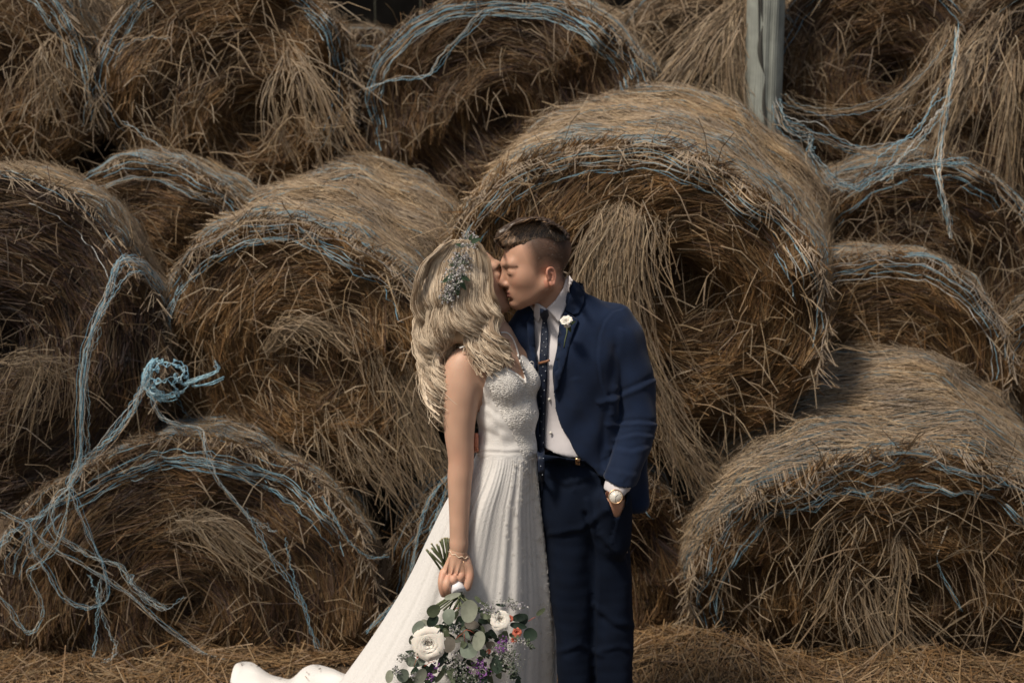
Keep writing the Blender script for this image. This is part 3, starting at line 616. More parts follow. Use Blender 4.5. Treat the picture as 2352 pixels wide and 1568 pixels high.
# ================================================================ PEOPLE
M_skin = mat("skin", attr=True, rough=.5, spec=.35, sss=.18, bump=('noise', 420, .12, .002))
M_navy = mat("navy_wool", (.0042, .0125, .038), .85, spec=.22, sheen=.1, bump=('noise', 900, .25, .001), var=(26, .14))
M_trouser = mat("navy_trouser_wool", (.0025, .0065, .018), .88, spec=.18, bump=('noise', 900, .25, .001), var=(22, .14))
M_shirt = mat("white_cotton", (.60, .58, .61), .75, spec=.25, bump=('noise', 30, .25, .006))
M_tie = mat("dark_silk_tie", (.006, .012, .030), .55, spec=.4)
M_dot = mat("tie_dot", (.5, .55, .62), .7)
M_clip = mat("walnut_clip", (.22, .10, .05), .5)
M_brown = mat("brown_leather", (.07, .025, .015), .5)
M_gold = mat("pale_gold_metal", (.75, .5, .3), .3, metal=1)
M_dial = mat("watch_dial", (.62, .60, .55), .35)
M_black = mat("black_leather", (.01, .01, .01), .4)
M_hair = mat("hair_strands", attr=True, rough=.42, spec=.5)
M_dress = mat("ivory_tulle", (.74, .73, .72), .85, spec=.2, sheen=.15, bump=('noise', 260, .35, .003), var=(5, .05))
M_skirt = mat("sheer_lace_tulle", (.71, .705, .70), .9, spec=.15, sheen=.2, bump=('voronoi', 210, .35, .002), var=(95, .04))
M_lace = mat("ivory_lace", (.84, .82, .79), .8, spec=.2)
M_petal = mat("white_petal", (.74, .70, .64), .65, spec=.3, sss=.1)
M_leaf = mat("bouquet_leaf", attr=True, rough=.6, spec=.35, var=(60, .12))
M_stem = mat("green_stem", (.08, .10, .045), .6)
M_ribbon = mat("white_ribbon", (.78, .77, .80), .5)
M_flor = mat("small_florets", attr=True, rough=.7)
pxm = mpp(1200, 800)                                # metres per picture unit at the couple

def frame_from(F, roll=0):
    F = nrm(F); S = nrm(np.cross(F, [0, 0, 1.])); U = np.cross(S, F); return np.array([F, S, U])
def head(fd, C, Rm, fem=False, eyes=True):
    F_, S_, U_ = Rm; L = lambda f, s, u: C + f * F_ + s * S_ + u * U_
    e = lambda c, r, k=.012, sub=False: fd.ell(L(*c), r, Rm, k, sub)
    q = .94 if fem else 1
    e((-.018, 0, .036), (.100, .077, .088), .02) if not fem else e((-.010, 0, .022), (.084, .070, .077), .02)
    e((.030, 0, -.012), (.062, .060 * q, .085), .03)
    for s in (-1, 1):
        fd.cap(L(-.008, s * .052 * q, -.058), L(.074, s * .013, -.098), .020, .016, .03)
        e((.052, s * .040 * q, -.022), (.027, .022, .026), .03)
        fd.cap(L(.078, s * .036, .026), L(.088, s * .010, .022), .011, .011, .02)
    e((.045, 0, -.085), (.046, .042 * q, .024), .03)
    e((.042, 0, -.042), (.050, .051 * q, .055), .03)
    e((.080, 0, -.099), (.018, .018, .016), .018)
    e((.074, 0, -.066), (.024, .028, .024), .02)
    for s in (-1, 1):
        e((.106, s * .029, .004), (.016, .016, .011), .014, True)
        e((.0795, s * .031, .000), (.0150, .0195, .0125), .008)
    fd.cap(L(.090, 0, .010), L(.1105, 0, -.030), .0075, .0105, .012)
    e((.1085, 0, -.034), (.0125, .011, .010), .006)
    for s in (-1, 1):
        e((.100, s * .0125, -.037), (.011, .008, .0085), .006)
        e((.104, s * .006, -.0455), (.005, .0035, .003), .003, True)
    e((.0975, 0, -.0595), (.0075, .021, .0058), .004); e((.0965, 0, -.0735), (.0080, .018, .0068), .004)
    e((.1080, 0, -.0665), (.008, .026, .0010), .003, True)
    e((.100, 0, -.086), (.006, .022, .004), .012, True)
    for s in (-1, 1):                                # ears
        ec = L(-.020, s * .074 * q, -.034); Er = np.array([nrm(F_ * .95 + S_ * s * .35), nrm(S_ * .95 - F_ * s * .35), U_])
        fd.ell(ec, (.0145, .0060, .0235), Er, .009)
        hx_ = [(.50, -.15), (.78, .45), (.55, .95), (.0, 1.12), (-.62, .95), (-.98, .40), (-.90, -.20), (-.45, -.70), (-.05, -1.02), (.30, -.98), (.42, -.60)]
        EL = lambda a, b, o: ec + Er[0] * a * .0160 + Er[2] * b * .0235 + Er[1] * s * o
        fd.ell(EL(-.02, .05, .0085), (.0110, .0060, .0165), Er, .003, True)
        fd.chain([EL(a, b, .0045) for a, b in hx_], [.0026, .0027, .0028, .0030, .0030, .0030, .0028, .0030, .0042, .0046, .0030], .003)
        fd.chain([EL(.05, .55, .003), EL(-.40, .35, .004), EL(-.45, -.20, .004), EL(-.05, -.50, .003)], [.0018, .0024, .0024, .0018], .003)
        fd.ell(EL(.62, -.18, .004), (.0035, .0035, .0045), Er, .003)
    return L
SK_M = np.array([.49, .285, .20]); SK_F = np.array([.55, .345, .25])
def skin_cols(V, base, C, Rm, lipc, cheek=.12, s_seed=1):
    q = (V - C) @ Rm.T; n = Noise(.05, 8, 3, s_seed)(V); c = np.tile(base, (len(V), 1)) * (1 + .03 * n)[:, None]
    red = np.exp(-((q[:, 0] - .07) / .03) ** 2 - ((np.abs(q[:, 1]) - .045) / .02) ** 2 - ((q[:, 2] + .03) / .025) ** 2) * cheek
    red += np.exp(-((q[:, 0] - .115) / .018) ** 2 - (q[:, 1] / .015) ** 2 - ((q[:, 2] + .035) / .015) ** 2) * .16
    red += ((np.abs(q[:, 1]) > .068) & (np.abs(q[:, 0] + .020) < .022) & (np.abs(q[:, 2] + .034) < .030)) * .35
    c *= 1 - red[:, None] * np.array([0, .55, .55])
    for sg in (-1, 1):                               # lash line and soft brow as pigment; lid-crease shade painted in between
        for pts, w_, k_ in (([(.0955, .019, -.005), (.0940, .031, -.0075), (.086, .043, -.005)], .0010, .85), ([(.0945, .018, .004), (.0930, .031, .0055), (.084, .044, .002)], .0006, .35), ([(.096, .012, .018), (.089, .032, .0245), (.068, .050, .018)], .0036, .42)):
            Cq = catmull(np.array(pts) * [1, sg, 1], 24); dd = np.min(np.hypot(q[:, None, 1] - Cq[None, :, 1], q[:, None, 2] - Cq[None, :, 2]), axis=1); c = c * (1 - k_ * (q[:, 0] > .05) * np.exp(-(dd / (w_ + .0012)) ** 2))[:, None]
    lip = np.exp(-((q[:, 2] + .0665) / .0115) ** 4 - (q[:, 1] / .021) ** 4) * (q[:, 0] > .092)
    return c * (1 - lip[:, None]) + lip[:, None] * lipc
def headmesh(C, Rm, extra, res=.0026, fem=False):
    fd = Field(C - [.16, .14, .19], C + [.16, .14, .15], res); L = head(fd, C, Rm, fem); extra(fd)
    V, F = fd.surf(); return fd, V, F, L

# ---------------------------------------------------------------- groom
groom = empty('person', (W(1345, 1000)[0], YC + .03, 0), label='man in a navy suit with white shirt and dark tie, kissing, hand in pocket', cat='person')
GC = W(1229, 606, -.014); GR = frame_from([-.948, -.24, -.215])
neckG = [(W(1258, 655, .015), .056), (W(1268, 700, .03), .058), (W(1285, 750, .045), .050)]
def gx_(fd): fd.chain([p for p, r in neckG], [r for p, r in neckG], .03)
hf, V, F, GL = headmesh(GC, GR, gx_)
c = skin_cols(V, SK_M, GC, GR, np.array([.36, .15, .12]))
px, py = proj(V)
fadeP = [(1190, 540), (1198, 566), (1206, 588), (1217, 612), (1226, 628), (1232, 642), (1240, 640), (1243, 622), (1256, 614), (1271, 620), (1277, 640), (1276, 660), (1302, 650), (1325, 600), (1320, 520), (1240, 480)]
def pdist(px, py, poly):
    P = np.array(poly, float); d = np.full(px.shape, 1e9); ins = np.zeros(px.shape, bool)
    for i in range(len(P)):
        a, b = P[i], P[(i + 1) % len(P)]; e = b - a; t = np.clip(((px - a[0]) * e[0] + (py - a[1]) * e[1]) / (e @ e), 0, 1)
        d = np.minimum(d, np.hypot(px - a[0] - t * e[0], py - a[1] - t * e[1])); ins ^= ((a[1] > py) != (b[1] > py)) & (px < (b[0] - a[0]) * (py - a[1]) / (b[1] - a[1] + 1e-9) + a[0])
    return np.where(ins, d, -d)
ql = (V - GC) @ GR.T; earm = (np.abs(ql[:, 1]) > .070) & (np.abs(ql[:, 0] + .020) < .021) & (np.abs(ql[:, 2] + .034) < .029)
fade = np.clip(pdist(px, py, fadeP) / 26, 0, 1) ** .8; fade[earm] = 0
stub = np.clip(1 - np.abs(ql[:, 2] + .085) / .04, 0, 1) * .18
c = c * (1 - .86 * fade[:, None]) + np.array([.035, .020, .014]) * .86 * fade[:, None]; c *= (1 - stub)[:, None]
body = [(V, F)]; bcol = [c]
# hidden trunk and limbs, wrist and hand in the pocket, and the hand round the bride's waist
bf = Field(W(1060, 1200, -.25) - [.02, 0, .1], W(1540, 640, .35) + [.02, .1, .05], .006)
bf.chain([p for p, r in neckG], [.05, .052, .05], .03)
bf.cap(W(1225, 765, .04), W(1415, 765, .04), .04, .04, .03); bf.ell(W(1320, 860, .04), (.13, .085, .18), k=.04); bf.ell(W(1330, 1060, .05), (.11, .065, .16), k=.04)
bf.chain([W(1432, 775, .03), W(1460, 985, .0), W(1424, 1090, -.075), W(1412, 1138, -.096), W(1413, 1165, -.086), W(1412, 1215, -.045)], [.04, .036, .028, .0262, .028, .024], .012)
bf.cap(W(1424, 1146, -.098), W(1430, 1180, -.075), .012, .010, .01)
bf.chain([W(1205, 780, .05), W(1165, 900, .11), W(1120, 1000, .11), W(1104, 1016, .06)], [.04, .036, .026, .024], .012)
for k_, (a, b, d) in enumerate([((1101, 1004, .02), (1091, 1001, -.035), (1094, 999, -.075)), ((1101, 1014, .02), (1090, 1012, -.035), (1094, 1010, -.08)), ((1101, 1024, .02), (1090, 1022, -.035), (1094, 1021, -.08)), ((1102, 1033, .02), (1091, 1032, -.03), (1095, 1032, -.065))]):
    bf.cap(W(*a), W(*b), .0105, .0098, .003); bf.cap(W(*b), W(*d), .0098, .008, .003)
V, F = bf.surf(); body.append((V, F)); cc = np.tile(SK_M * [1, .95, .92], (len(V), 1)) * (1 + .03 * Noise(.04, 8, 3, 3)(V))[:, None]
pxx, pyy = proj(V); hm = (pxx < 1110) & (pyy > 980); cc[hm] *= [1, .72, .66]; bcol.append(cc)
legs = Field([W(1250, 1100)[0], YC - .2, .0], [W(1480, 1100)[0], YC + .25, 1.05], .012)
for x_ in (1320, 1395): legs.chain([W(x_, 1150, .03), W(x_ + 5, 1450, .03), np.array([W(x_ + 8, 1568, .03)[0], YC + .04, .08])], [.07, .05, .035], .02)
V, F = legs.surf(); body.append((V, F)); bcol.append(np.tile(SK_M, (len(V), 1)))
V, F = joinVF(body); mesh('body', V, F, M_skin, groom, col=np.vstack(bcol))

# shirt
def torso(fd, o):                                   # o: how far inside the jacket surface
    fd.cap(W(1232, 748, .035), W(1418, 752, .035), .055 - o, .055 - o, .04)
    fd.cap(W(1262, 716, .045), W(1215, 742, .04), .040 - o, .045 - o, .04); fd.cap(W(1310, 694, .045), W(1412, 734, .035), .040 - o, .046 - o, .03)
    fd.ell(W(1318, 830, .035), (.162 - o, .120 - o, .165 - o), k=.05); fd.ell(W(1330, 960, .04), (.150 - o, .112 - o, .20 - o), k=.06)
lo, hi = W(1110, 1230, -.26) - [0, 0, .02], W(1530, 640, .30) + [0, 0, .02]
sf = Field(lo, hi, .005); torso(sf, .016); sf.ell(W(1330, 1060, .04), (.135, .098, .14), k=.05); sf.chain([W(1262, 690, .028), W(1270, 712, .032), W(1285, 770, .04)], [.0600, .0615, .065], .02); sf.cut([(1180, 600), (1180, 690), (1256, 711), (1300, 648), (1330, 640), (1400, 560)], YC)
sf.cut([(1000, 1300), (1000, 600), (1600, 600), (1600, 1058), (1330, 1054), (1262, 1047), (1248, 1040), (1200, 1040), (1200, 1300)], YC - .08, keep=True)
sf.chain([W(1440, 1060, -.05), W(1424, 1098, -.078), W(1414, 1124, -.092)], [.036, .0385, .0375], .005)
sf.cut([(1370, 1128), (1392, 1128), (1424, 1139), (1442, 1131), (1470, 1131), (1470, 1190), (1370, 1190)], YC - .1, ymax=YC - .04)
for p, r in (((1255, 905), .012), ((1268, 960), .012)): pass
V, F = sf.surf(); N_ = sf.normals(V); nS = Noise(.09, 8, 3, 8); pxx, pyy = proj(V)
V = V + N_ * (.0035 * nS(V * [1, 1, .35]) * np.clip((pyy - 850) / 150, .25, 1))[:, None]
shirt = mesh('shirt', V, F, M_shirt, groom)
cf = sf.copy(); cf.chain([p for p, r in neckG], [.0585, .060, .07], .02); cdm = cf.front()
for poly in ([(1303, 633), (1316, 644), (1309, 668), (1300, 702), (1284, 741), (1270, 724), (1256, 709), (1276, 690), (1293, 664)], [(1230, 694), (1243, 702), (1256, 710), (1245, 718), (1237, 741), (1226, 726), (1227, 706)]):
    V, F = patchVF(poly, cdm, .006, .004, 4, 4, smooth=2); mesh('collar', V, F, M_shirt, groom)
sdm = sf.front()
def disc(px, py, r, dm, off, t=.0015, n=12):
    c = onsurf([(px, py)], dm, off)[0]; a = np.arange(n) * 2 * np.pi / n
    top = c + np.stack([r * np.cos(a), 0 * a - t, r * np.sin(a)], 1); bot = c + np.stack([r * 1.1 * np.cos(a), 0 * a + .002, r * 1.1 * np.sin(a)], 1)
    return np.vstack([top, bot]), [tuple(range(n))] + [(i, (i + 1) % n, (i + 1) % n + n, i + n)[::-1] for i in range(n)]
for b_ in ((1278, 917), (1281, 994)):
    V, F = disc(b_[0] - 16, b_[1], .0045, sdm, .004); mesh('button', V, F, M_dial, shirt)

# jacket: shell with an open front
jf = Field(lo, hi, .005); torso(jf, 0)
jf.chain([W(1290, 664, .040), W(1284, 700, .042), W(1286, 740, .045)], [.0665, .070, .075], .02); jf.cut([(1150, 560), (1150, 690), (1230, 700), (1262, 690), (1316, 644), (1333, 650), (1420, 560)], YC)
jf.ell(W(1352, 1105, .05), (.150, .118, .17), k=.06); jf.cap(W(1445, 1030, .05), W(1458, 1150, .04), .058, .045, .04)
inn = Field(lo, hi, .005); torso(inn, .014); inn.ell(W(1350, 1110, .05), (.137, .105, .17), k=.06); inn.cap(W(1445, 1030, .05), W(1458, 1150, .04), .044, .031, .04)
jf.D = np.maximum(jf.D, -inn.D)
jf.cut([(1000, 1400), (1000, 1215), (1420, 1215), (1440, 1203), (1482, 1197), (1503, 1152), (1515, 1140), (1560, 1140), (1560, 1400)], YC, ymax=99)
front_open = [(1231, 640), (1231, 697), (1227, 722), (1227, 790), (1230, 818), (1238, 862), (1240, 1110), (1240, 1300), (1445, 1300), (1434, 1196), (1402, 1150), (1388, 1112), (1372, 1090), (1345, 1064), (1317, 1034), (1290, 986), (1274, 945), (1271, 900), (1273, 847), (1284, 751), (1297, 714), (1317, 643)]
jf.cut(front_open, YC - .09, ymax=YC + .035)
jf.chain([p for p, r in neckG], [.064, .064, .05], .004) if False else None
for a_, b_ in ((0, 1), (1, 2)): jf.cap([W(1258, 650, .018), W(1270, 700, .032), W(1284, 745, .04)][a_], [W(1258, 650, .018), W(1270, 700, .032), W(1284, 745, .04)][b_], .0625, .0635, .004, sub=True)
arm = [(1428, 772, .035, .068), (1450, 860, .03, .064), (1461, 940, .015, .060), (1460, 990, -.005, .056), (1446, 1045, -.04, .051), (1428, 1095, -.072, .046), (1420, 1118, -.085, .0445)]
jf.chain([W(*a[:3]) for a in arm], [a[3] for a in arm], .010)
jf.cap(W(1426, 1105, -.078), W(1413, 1140, -.095), .040, .039, .003, sub=True)
jf.cut([(1360, 1098), (1389, 1100), (1420, 1113), (1449, 1118), (1480, 1120), (1480, 1200), (1360, 1200)], YC - .1, ymax=YC - .035)
jf.chain([W(1205, 772, .045), W(1165, 900, .11), W(1126, 992, .115)], [.064, .052, .040], .012)
V, F = jf.surf(); N_ = jf.normals(V); pxx, pyy = proj(V)
def creases(V, N_, pxx, pyy, L):
    d = np.zeros(len(V)); fr = np.clip(-N_[:, 1] * 2 + .3, 0, 1)
    for pts, w_, dep, ridge in L:
        P = np.array(pts, float); dist = np.full(len(V), 1e9); side = np.zeros(len(V)); along = np.zeros(len(V))
        for i in range(len(P) - 1):
            a, b = P[i], P[i + 1]; e = b - a; Le = np.hypot(*e); tt = ((pxx - a[0]) * e[0] + (pyy - a[1]) * e[1]) / Le ** 2; t = np.clip(tt, 0, 1)
            q = np.hypot(pxx - a[0] - t * e[0], pyy - a[1] - t * e[1]); m = q < dist; dist[m] = q[m]; side[m] = (((pxx - a[0]) * e[1] - (pyy - a[1]) * e[0]) / Le)[m]
        d += fr * (-dep * np.exp(-(dist / w_) ** 2) + ridge * np.exp(-((side - w_ * 1.6) / (w_ * 1.2)) ** 2) * (dist < w_ * 6))
    return V + N_ * d[:, None]
jc = [([(1428, 706), (1408, 712), (1388, 735), (1375, 770), (1370, 820), (1378, 880), (1394, 925)], 2.6, .004, .003),
      ([(1505, 862), (1470, 880), (1425, 900), (1400, 908)], 5, .007, .009), ([(1506, 968), (1470, 965), (1416, 968)], 4, .007, .008), ([(1500, 996), (1462, 992), (1430, 1000)], 4, .005, .006),
      ([(1412, 800), (1408, 850), (1400, 905)], 7, .004, .006), ([(1490, 1020), (1450, 1030), (1425, 1026)], 5, .004, .005), ([(1475, 1085), (1440, 1080), (1410, 1072)], 6, .002, .003),
      ([(1330, 930), (1360, 1000), (1392, 1060)], 9, .004, .005), ([(1300, 860), (1316, 940), (1345, 1000)], 10, .003, .004), ([(1395, 930), (1385, 1000), (1380, 1080)], 7, .006, .004), ([(1350, 760), (1362, 800), (1366, 860)], 12, .003, .003)]
jc = [(p_, w_ * 1.15, d_ * .62, r_ * .55) for p_, w_, d_, r_ in jc]; V = creases(V, N_, pxx, pyy, jc); nJ = Noise(.10, 8, 3, 21); V = V + N_ * (.0022 * nJ(V))[:, None]
jacket = mesh('jacket', V, F, M_navy, groom)
jdm = jf.front()
for poly in ([(1297, 715), (1284, 751), (1274, 847), (1272, 903), (1281, 893), (1300, 827), (1315, 768), (1328, 735), (1312, 724)], [(1230, 716), (1220, 722), (1210, 742), (1213, 790), (1231, 852), (1231, 818), (1228, 760), (1228, 722)]):
    V, F = patchVF(poly, jdm, .006, .005, 5, 5, smooth=3); mesh('lapel', V, F, M_navy, groom)
V, F = patchVF([(1317, 643), (1330, 652), (1342, 668), (1341, 695), (1328, 722), (1313, 722), (1298, 713), (1308, 680)], jdm, .005, .005, 4, 4, smooth=4); mesh('jacket_collar', V, F, M_navy, groom)
# tie, clip
ttf = sf.copy(); ttf.ell(W(1330, 1110, .04), (.140, .105, .12), k=.04); tdm = ttf.front()
tie = mesh('tie', *patchVF([(1241, 714), (1258, 713), (1261, 722), (1256, 736), (1260, 762), (1257, 830), (1257, 870), (1254, 930), (1251, 1015), (1251, 1085), (1245, 1132), (1236, 1085), (1233, 1015), (1233, 930), (1237, 860), (1239, 818), (1243, 760), (1246, 736), (1240, 722)], tdm, .009, .004, 5, 5, smooth=3), M_tie, groom)
for k_, q_ in enumerate([(1250, 742), (1247, 752), (1254, 762), (1246, 768), (1255, 778), (1249, 786), (1253, 797), (1245, 805), (1251, 815), (1247, 842), (1253, 852), (1244, 862), (1250, 874), (1241, 884), (1250, 896), (1243, 910), (1248, 925), (1240, 938), (1249, 950), (1243, 968), (1248, 985), (1240, 1000), (1248, 1016), (1243, 1035), (1248, 1052), (1242, 1070), (1246, 1090), (1244, 1108)]):
    V, F = disc(q_[0], q_[1], .0011, tdm, .0145, n=6, t=.0012); mesh('dot', V, F, M_dot, tie)
P_ = onsurf([(1238, 834), (1246, 832), (1254, 830), (1262, 827)], tdm, .017); V, F = tubeVF(P_, .0042, 6); mesh('tie_clip', V, fixtri(F), M_clip, groom)

# trousers, belt, shoes
tf = Field([W(1180, 1300)[0], YC - .24, .0], [W(1520, 1100)[0], YC + .30, W(1300, 1030)[2] + .03], .007)
tf.ell(W(1330, 1095, .04), (.145, .110, .12), k=.05); tf.ell(W(1340, 1165, .04), (.150, .118, .12), k=.05)
tf.chain([W(1318, 1185, .03), W(1320, 1400, .03), W(1322, 1568, .03), np.array([W(1322, 1700, .03)[0], YC + .03, .03])], [.092, .070, .053, .052], .02)
tf.chain([W(1375, 1190, .035), W(1392, 1350, .035), W(1409, 1568, .035), np.array([W(1412, 1700, .03)[0], YC + .04, .03])], [.092, .078, .066, .062], .02)
tf.cap(W(1414, 1150, -.080), W(1412, 1240, -.040), .050, .050, .03)
tf.cut([(1000, 1000), (1600, 1000), (1600, 1060), (1330, 1056), (1262, 1049), (1248, 1043), (1000, 1043)], YC - .08)
tf.cut([(1372, 1080), (1386, 1122), (1400, 1150), (1415, 1188), (1428, 1165), (1436, 1142), (1452, 1080)], YC - .1, ymax=YC - .03)
V, F = tf.surf(); N_ = tf.normals(V); pxx, pyy = proj(V)
tc_ = [([(1345, 1180), (1365, 1290), (1362, 1400), (1364, 1568)], 6, .010, .004), ([(1262, 1100), (1300, 1120), (1350, 1105)], 6, .003, .004), ([(1300, 1230), (1340, 1225), (1372, 1200)], 7, .004, .005), ([(1395, 1260), (1420, 1290), (1436, 1330)], 7, .004, .005),
       ([(1385, 1420), (1410, 1440), (1440, 1445)], 7, .004, .005), ([(1390, 1500), (1420, 1492), (1445, 1500)], 6, .003, .004), ([(1300, 1500), (1330, 1490), (1352, 1500)], 6, .003, .004), ([(1383, 1115), (1400, 1155), (1415, 1192), (1405, 1230)], 3, .004, .003), ([(1325, 1070), (1318, 1110)], 3, .003, .002)]
V = creases(V, N_, pxx, pyy, tc_); V = V + N_ * (.003 * Noise(.13, 8, 3, 5)(V * [1, 1, .5]))[:, None]
mesh('trousers', V, F, M_trouser, groom)
tdm2 = tf.front()
V, F = patchVF([(1249, 1044), (1285, 1050), (1345, 1058), (1345, 1072), (1285, 1066), (1249, 1060)], tdm2, .003, .003, 5, 5); mesh('waistband', V, F, M_trouser, groom)
V, F = patchVF([(1322, 1052), (1333, 1054), (1332, 1068), (1322, 1066)], tdm2, .008, .003, 5, 5); mesh('belt_buckle', V, F, M_gold, groom)
for x_, yy in ((1322, -.02), (1412, .0)):
    q = W(x_, 1700, .03)[0]; sfh = Field([q - .08, YC - .28, -.01], [q + .08, YC + .2, .14], .006); sfh.chain([np.array([q, YC + .1, .045]), np.array([q, YC - .05, .045]), np.array([q, YC - .17, .035])], [.042, .045, .035], .02); sfh.cut([(0, 5000), (1, 5000), (1, 5001)], YC) if False else None
    V, F = sfh.surf(); V[:, 2] = np.maximum(V[:, 2], .002 * 0 + .004); mesh('shoe', V, F, M_black, groom)
# wristwatch on the cuffed hand
wc = W(1414, 1140, -.133); watch = empty('wristwatch', Vector(wc), label="round white-dial wristwatch on a brown leather strap at the man's cuff", cat='watch')
Wn = nrm(np.array([-.05, -1, .32])); Wx = nrm(np.cross([0, 0, 1.], Wn)) * -1; Wx = nrm(np.cross(Wn, [0, 0, 1.])); Wz = np.cross(Wx, Wn)
def lathe(C, ax, ux, prof, n=28):
    uz = np.cross(ax, ux); V = []; a = np.arange(n) * 2 * np.pi / n
    for r, h in prof: V.append(C + ax * h + r * (np.cos(a)[:, None] * ux + np.sin(a)[:, None] * uz))
    m = len(prof); F = [(i * n + j, i * n + (j + 1) % n, (i + 1) * n + (j + 1) % n, (i + 1) * n + j) for i in range(m - 1) for j in range(n)] + [tuple(range(n))[::-1], tuple(range((m - 1) * n, m * n))]
    return np.vstack(V), F
mesh('case', *lathe(wc, Wn, Wx, [(.0205, -.005), (.0225, -.003), (.0225, .002), (.0205, .0035), (.0195, .003), (.0195, .001)]), M_gold, watch)
mesh('dial', *lathe(wc, Wn, Wx, [(.0196, .0008), (.0196, .0016)]), M_dial, watch)
def bar(a, b, w_, nn, t=.0006):
    a, b = np.array(a), np.array(b); s = nrm(np.cross(b - a, nn)) * w_; return np.array([a - s, a + s, b + s, b - s, a - s + nn * t, a + s + nn * t, b + s + nn * t, b - s + nn * t]), [(0, 1, 2, 3), (7, 6, 5, 4), (0, 4, 5, 1), (1, 5, 6, 2), (2, 6, 7, 3), (3, 7, 4, 0)]
wp = lambda x, z, h=.0018: wc + Wx * x + Wz * z + Wn * h
mesh('hand', *bar(wp(.001, -.001), wp(-.008, .007), .0005, Wn), M_black, watch); mesh('hand', *bar(wp(-.001, .001, .0022), wp(.001, -.014, .0022), .0004, Wn), M_black, watch)
for k_ in range(12):
    a = k_ * math.pi / 6; mesh('hour_mark', *bar(wp(.0155 * math.sin(a), .0155 * math.cos(a)), wp(.0180 * math.sin(a), .0180 * math.cos(a)), .0004, Wn), M_brown, watch)
cw = W(1413, 1138, -.098); axw = nrm(W(1414, 1160, -.1) - W(1424, 1090, -.075)); u1 = nrm(np.cross(axw, [0, 1, 0])); u2 = np.cross(axw, u1); sv = []; n = 32
for k_ in range(n):
    a = k_ / n * 2 * np.pi; e_ = u1 * math.cos(a) + u2 * math.sin(a)
    for r, h in ((.0275, -.009), (.0295, -.0085), (.0295, .0085), (.0275, .009)): sv.append(cw + e_ * r + axw * h)
mesh('strap', np.array(sv), [(k_ * 4 + j, k_ * 4 + (j + 1) % 4, ((k_ + 1) % n) * 4 + (j + 1) % 4, ((k_ + 1) % n) * 4 + j) for k_ in range(n) for j in range(4)], M_brown, watch)

# groom hair: cropped sides, combed top
gh = Field(GC - [.16, .14, .05], GC + [.16, .14, .19], .003)
for dy_, zz in ((-.030, 2), (.0, 0), (.035, 2)):
    gh.chain([W(1150, 549 + zz, dy_), W(1176, 536 + zz, dy_), W(1212, 528 + zz, dy_), W(1250, 530 + zz, dy_), W(1284, 552 + zz, dy_)], [.015, .028, .034, .034, .026], .025)
gh.chain([W(1160, 562, -.052), W(1186, 556, -.058), W(1215, 551, -.060), W(1260, 544, -.052), W(1290, 545, -.03)], [.007, .012, .015, .014, .012], .012)
gh.cut([(1000, 480), (1100, 480), (1133, 540), (1138, 548), (1146, 566), (1160, 574), (1185, 572), (1205, 568), (1240, 560), (1270, 552), (1300, 548), (1325, 560), (1325, 700), (1000, 700)], YC - .05)
V, F = gh.surf(); N_ = gh.normals(V); nH = Noise(.012, 10, 3, 4)
dirv = nrm(np.array([.85, 0, .5])); V2 = V - dirv * ((V @ dirv)[:, None]) * .85; V = V + N_ * (.0024 * nH(V2))[:, None]
hc_ = np.array([.045, .028, .018]); ghair = mesh('hair', V, F, M_hair, groom, col=np.tile(hc_, (len(V), 1)) * (1 + .2 * nH(V2))[:, None])
hdm = gh.front(); n = 5200; r0 = np.random.default_rng(3); K = 9; P = np.zeros((n, K, 3))
TX, TY = [1133, 1150, 1180, 1232, 1290, 1306], [549, 529, 507, 499, 522, 556]; BX, BY = [1133, 1146, 1160, 1205, 1240, 1300], [550, 566, 575, 570, 562, 552]
x0 = 1134 + 166 * r0.random(n) ** 1.35; u = (x0 - 1134) / 166; sh = 8 + 66 * (1 - u) ** 1.1 + r0.normal(0, 5, n); t0 = r0.uniform(0, .35, n); t1 = r0.uniform(.7, 1.0, n)
for i in range(K):
    t = t0 + (t1 - t0) * i / (K - 1); X_ = np.clip(x0 + sh * t ** (1.3 + 1.4 * (1 - u)) - 5 * np.sin(np.pi * t) + r0.normal(0, .15, n), 1135, 1303); Yp = np.interp(X_, BX, BY) * (1 - t) + np.interp(X_, TX, TY) * t
    P[:, i] = onsurf(np.stack([X_, np.clip(Yp, np.interp(X_, TX, TY) + 1, 999)], 1), hdm, 0) + r0.normal(0, .00025, (n, 3)); P[:, i, 1] -= .0015 + .002 * r0.random(n); P[:, i, 2] += .002 * np.sin(np.pi * t)
lock = np.sin(x0 * .55) * .5 + np.sin(x0 * .23 + 1) * .5
hcol = np.array([[.36, .23, .14]]) * ((r0.uniform(.15, 1.1, n) * (.75 + .35 * lock)) ** 1.5 * (1.6 - 1.25 * u))[:, None] + .006  # lighter towards the front: hair highlights put into the strand colour
V, F = ribbonVF(P, r0.uniform(.0005, .0009, (n, 1)), nrm(np.array([0, -1, .5]) + r0.normal(0, .3, (n, 3)))); mesh('hair_strands', V, F, M_hair, ghair, col=vcol(hcol, K), kind='stuff')
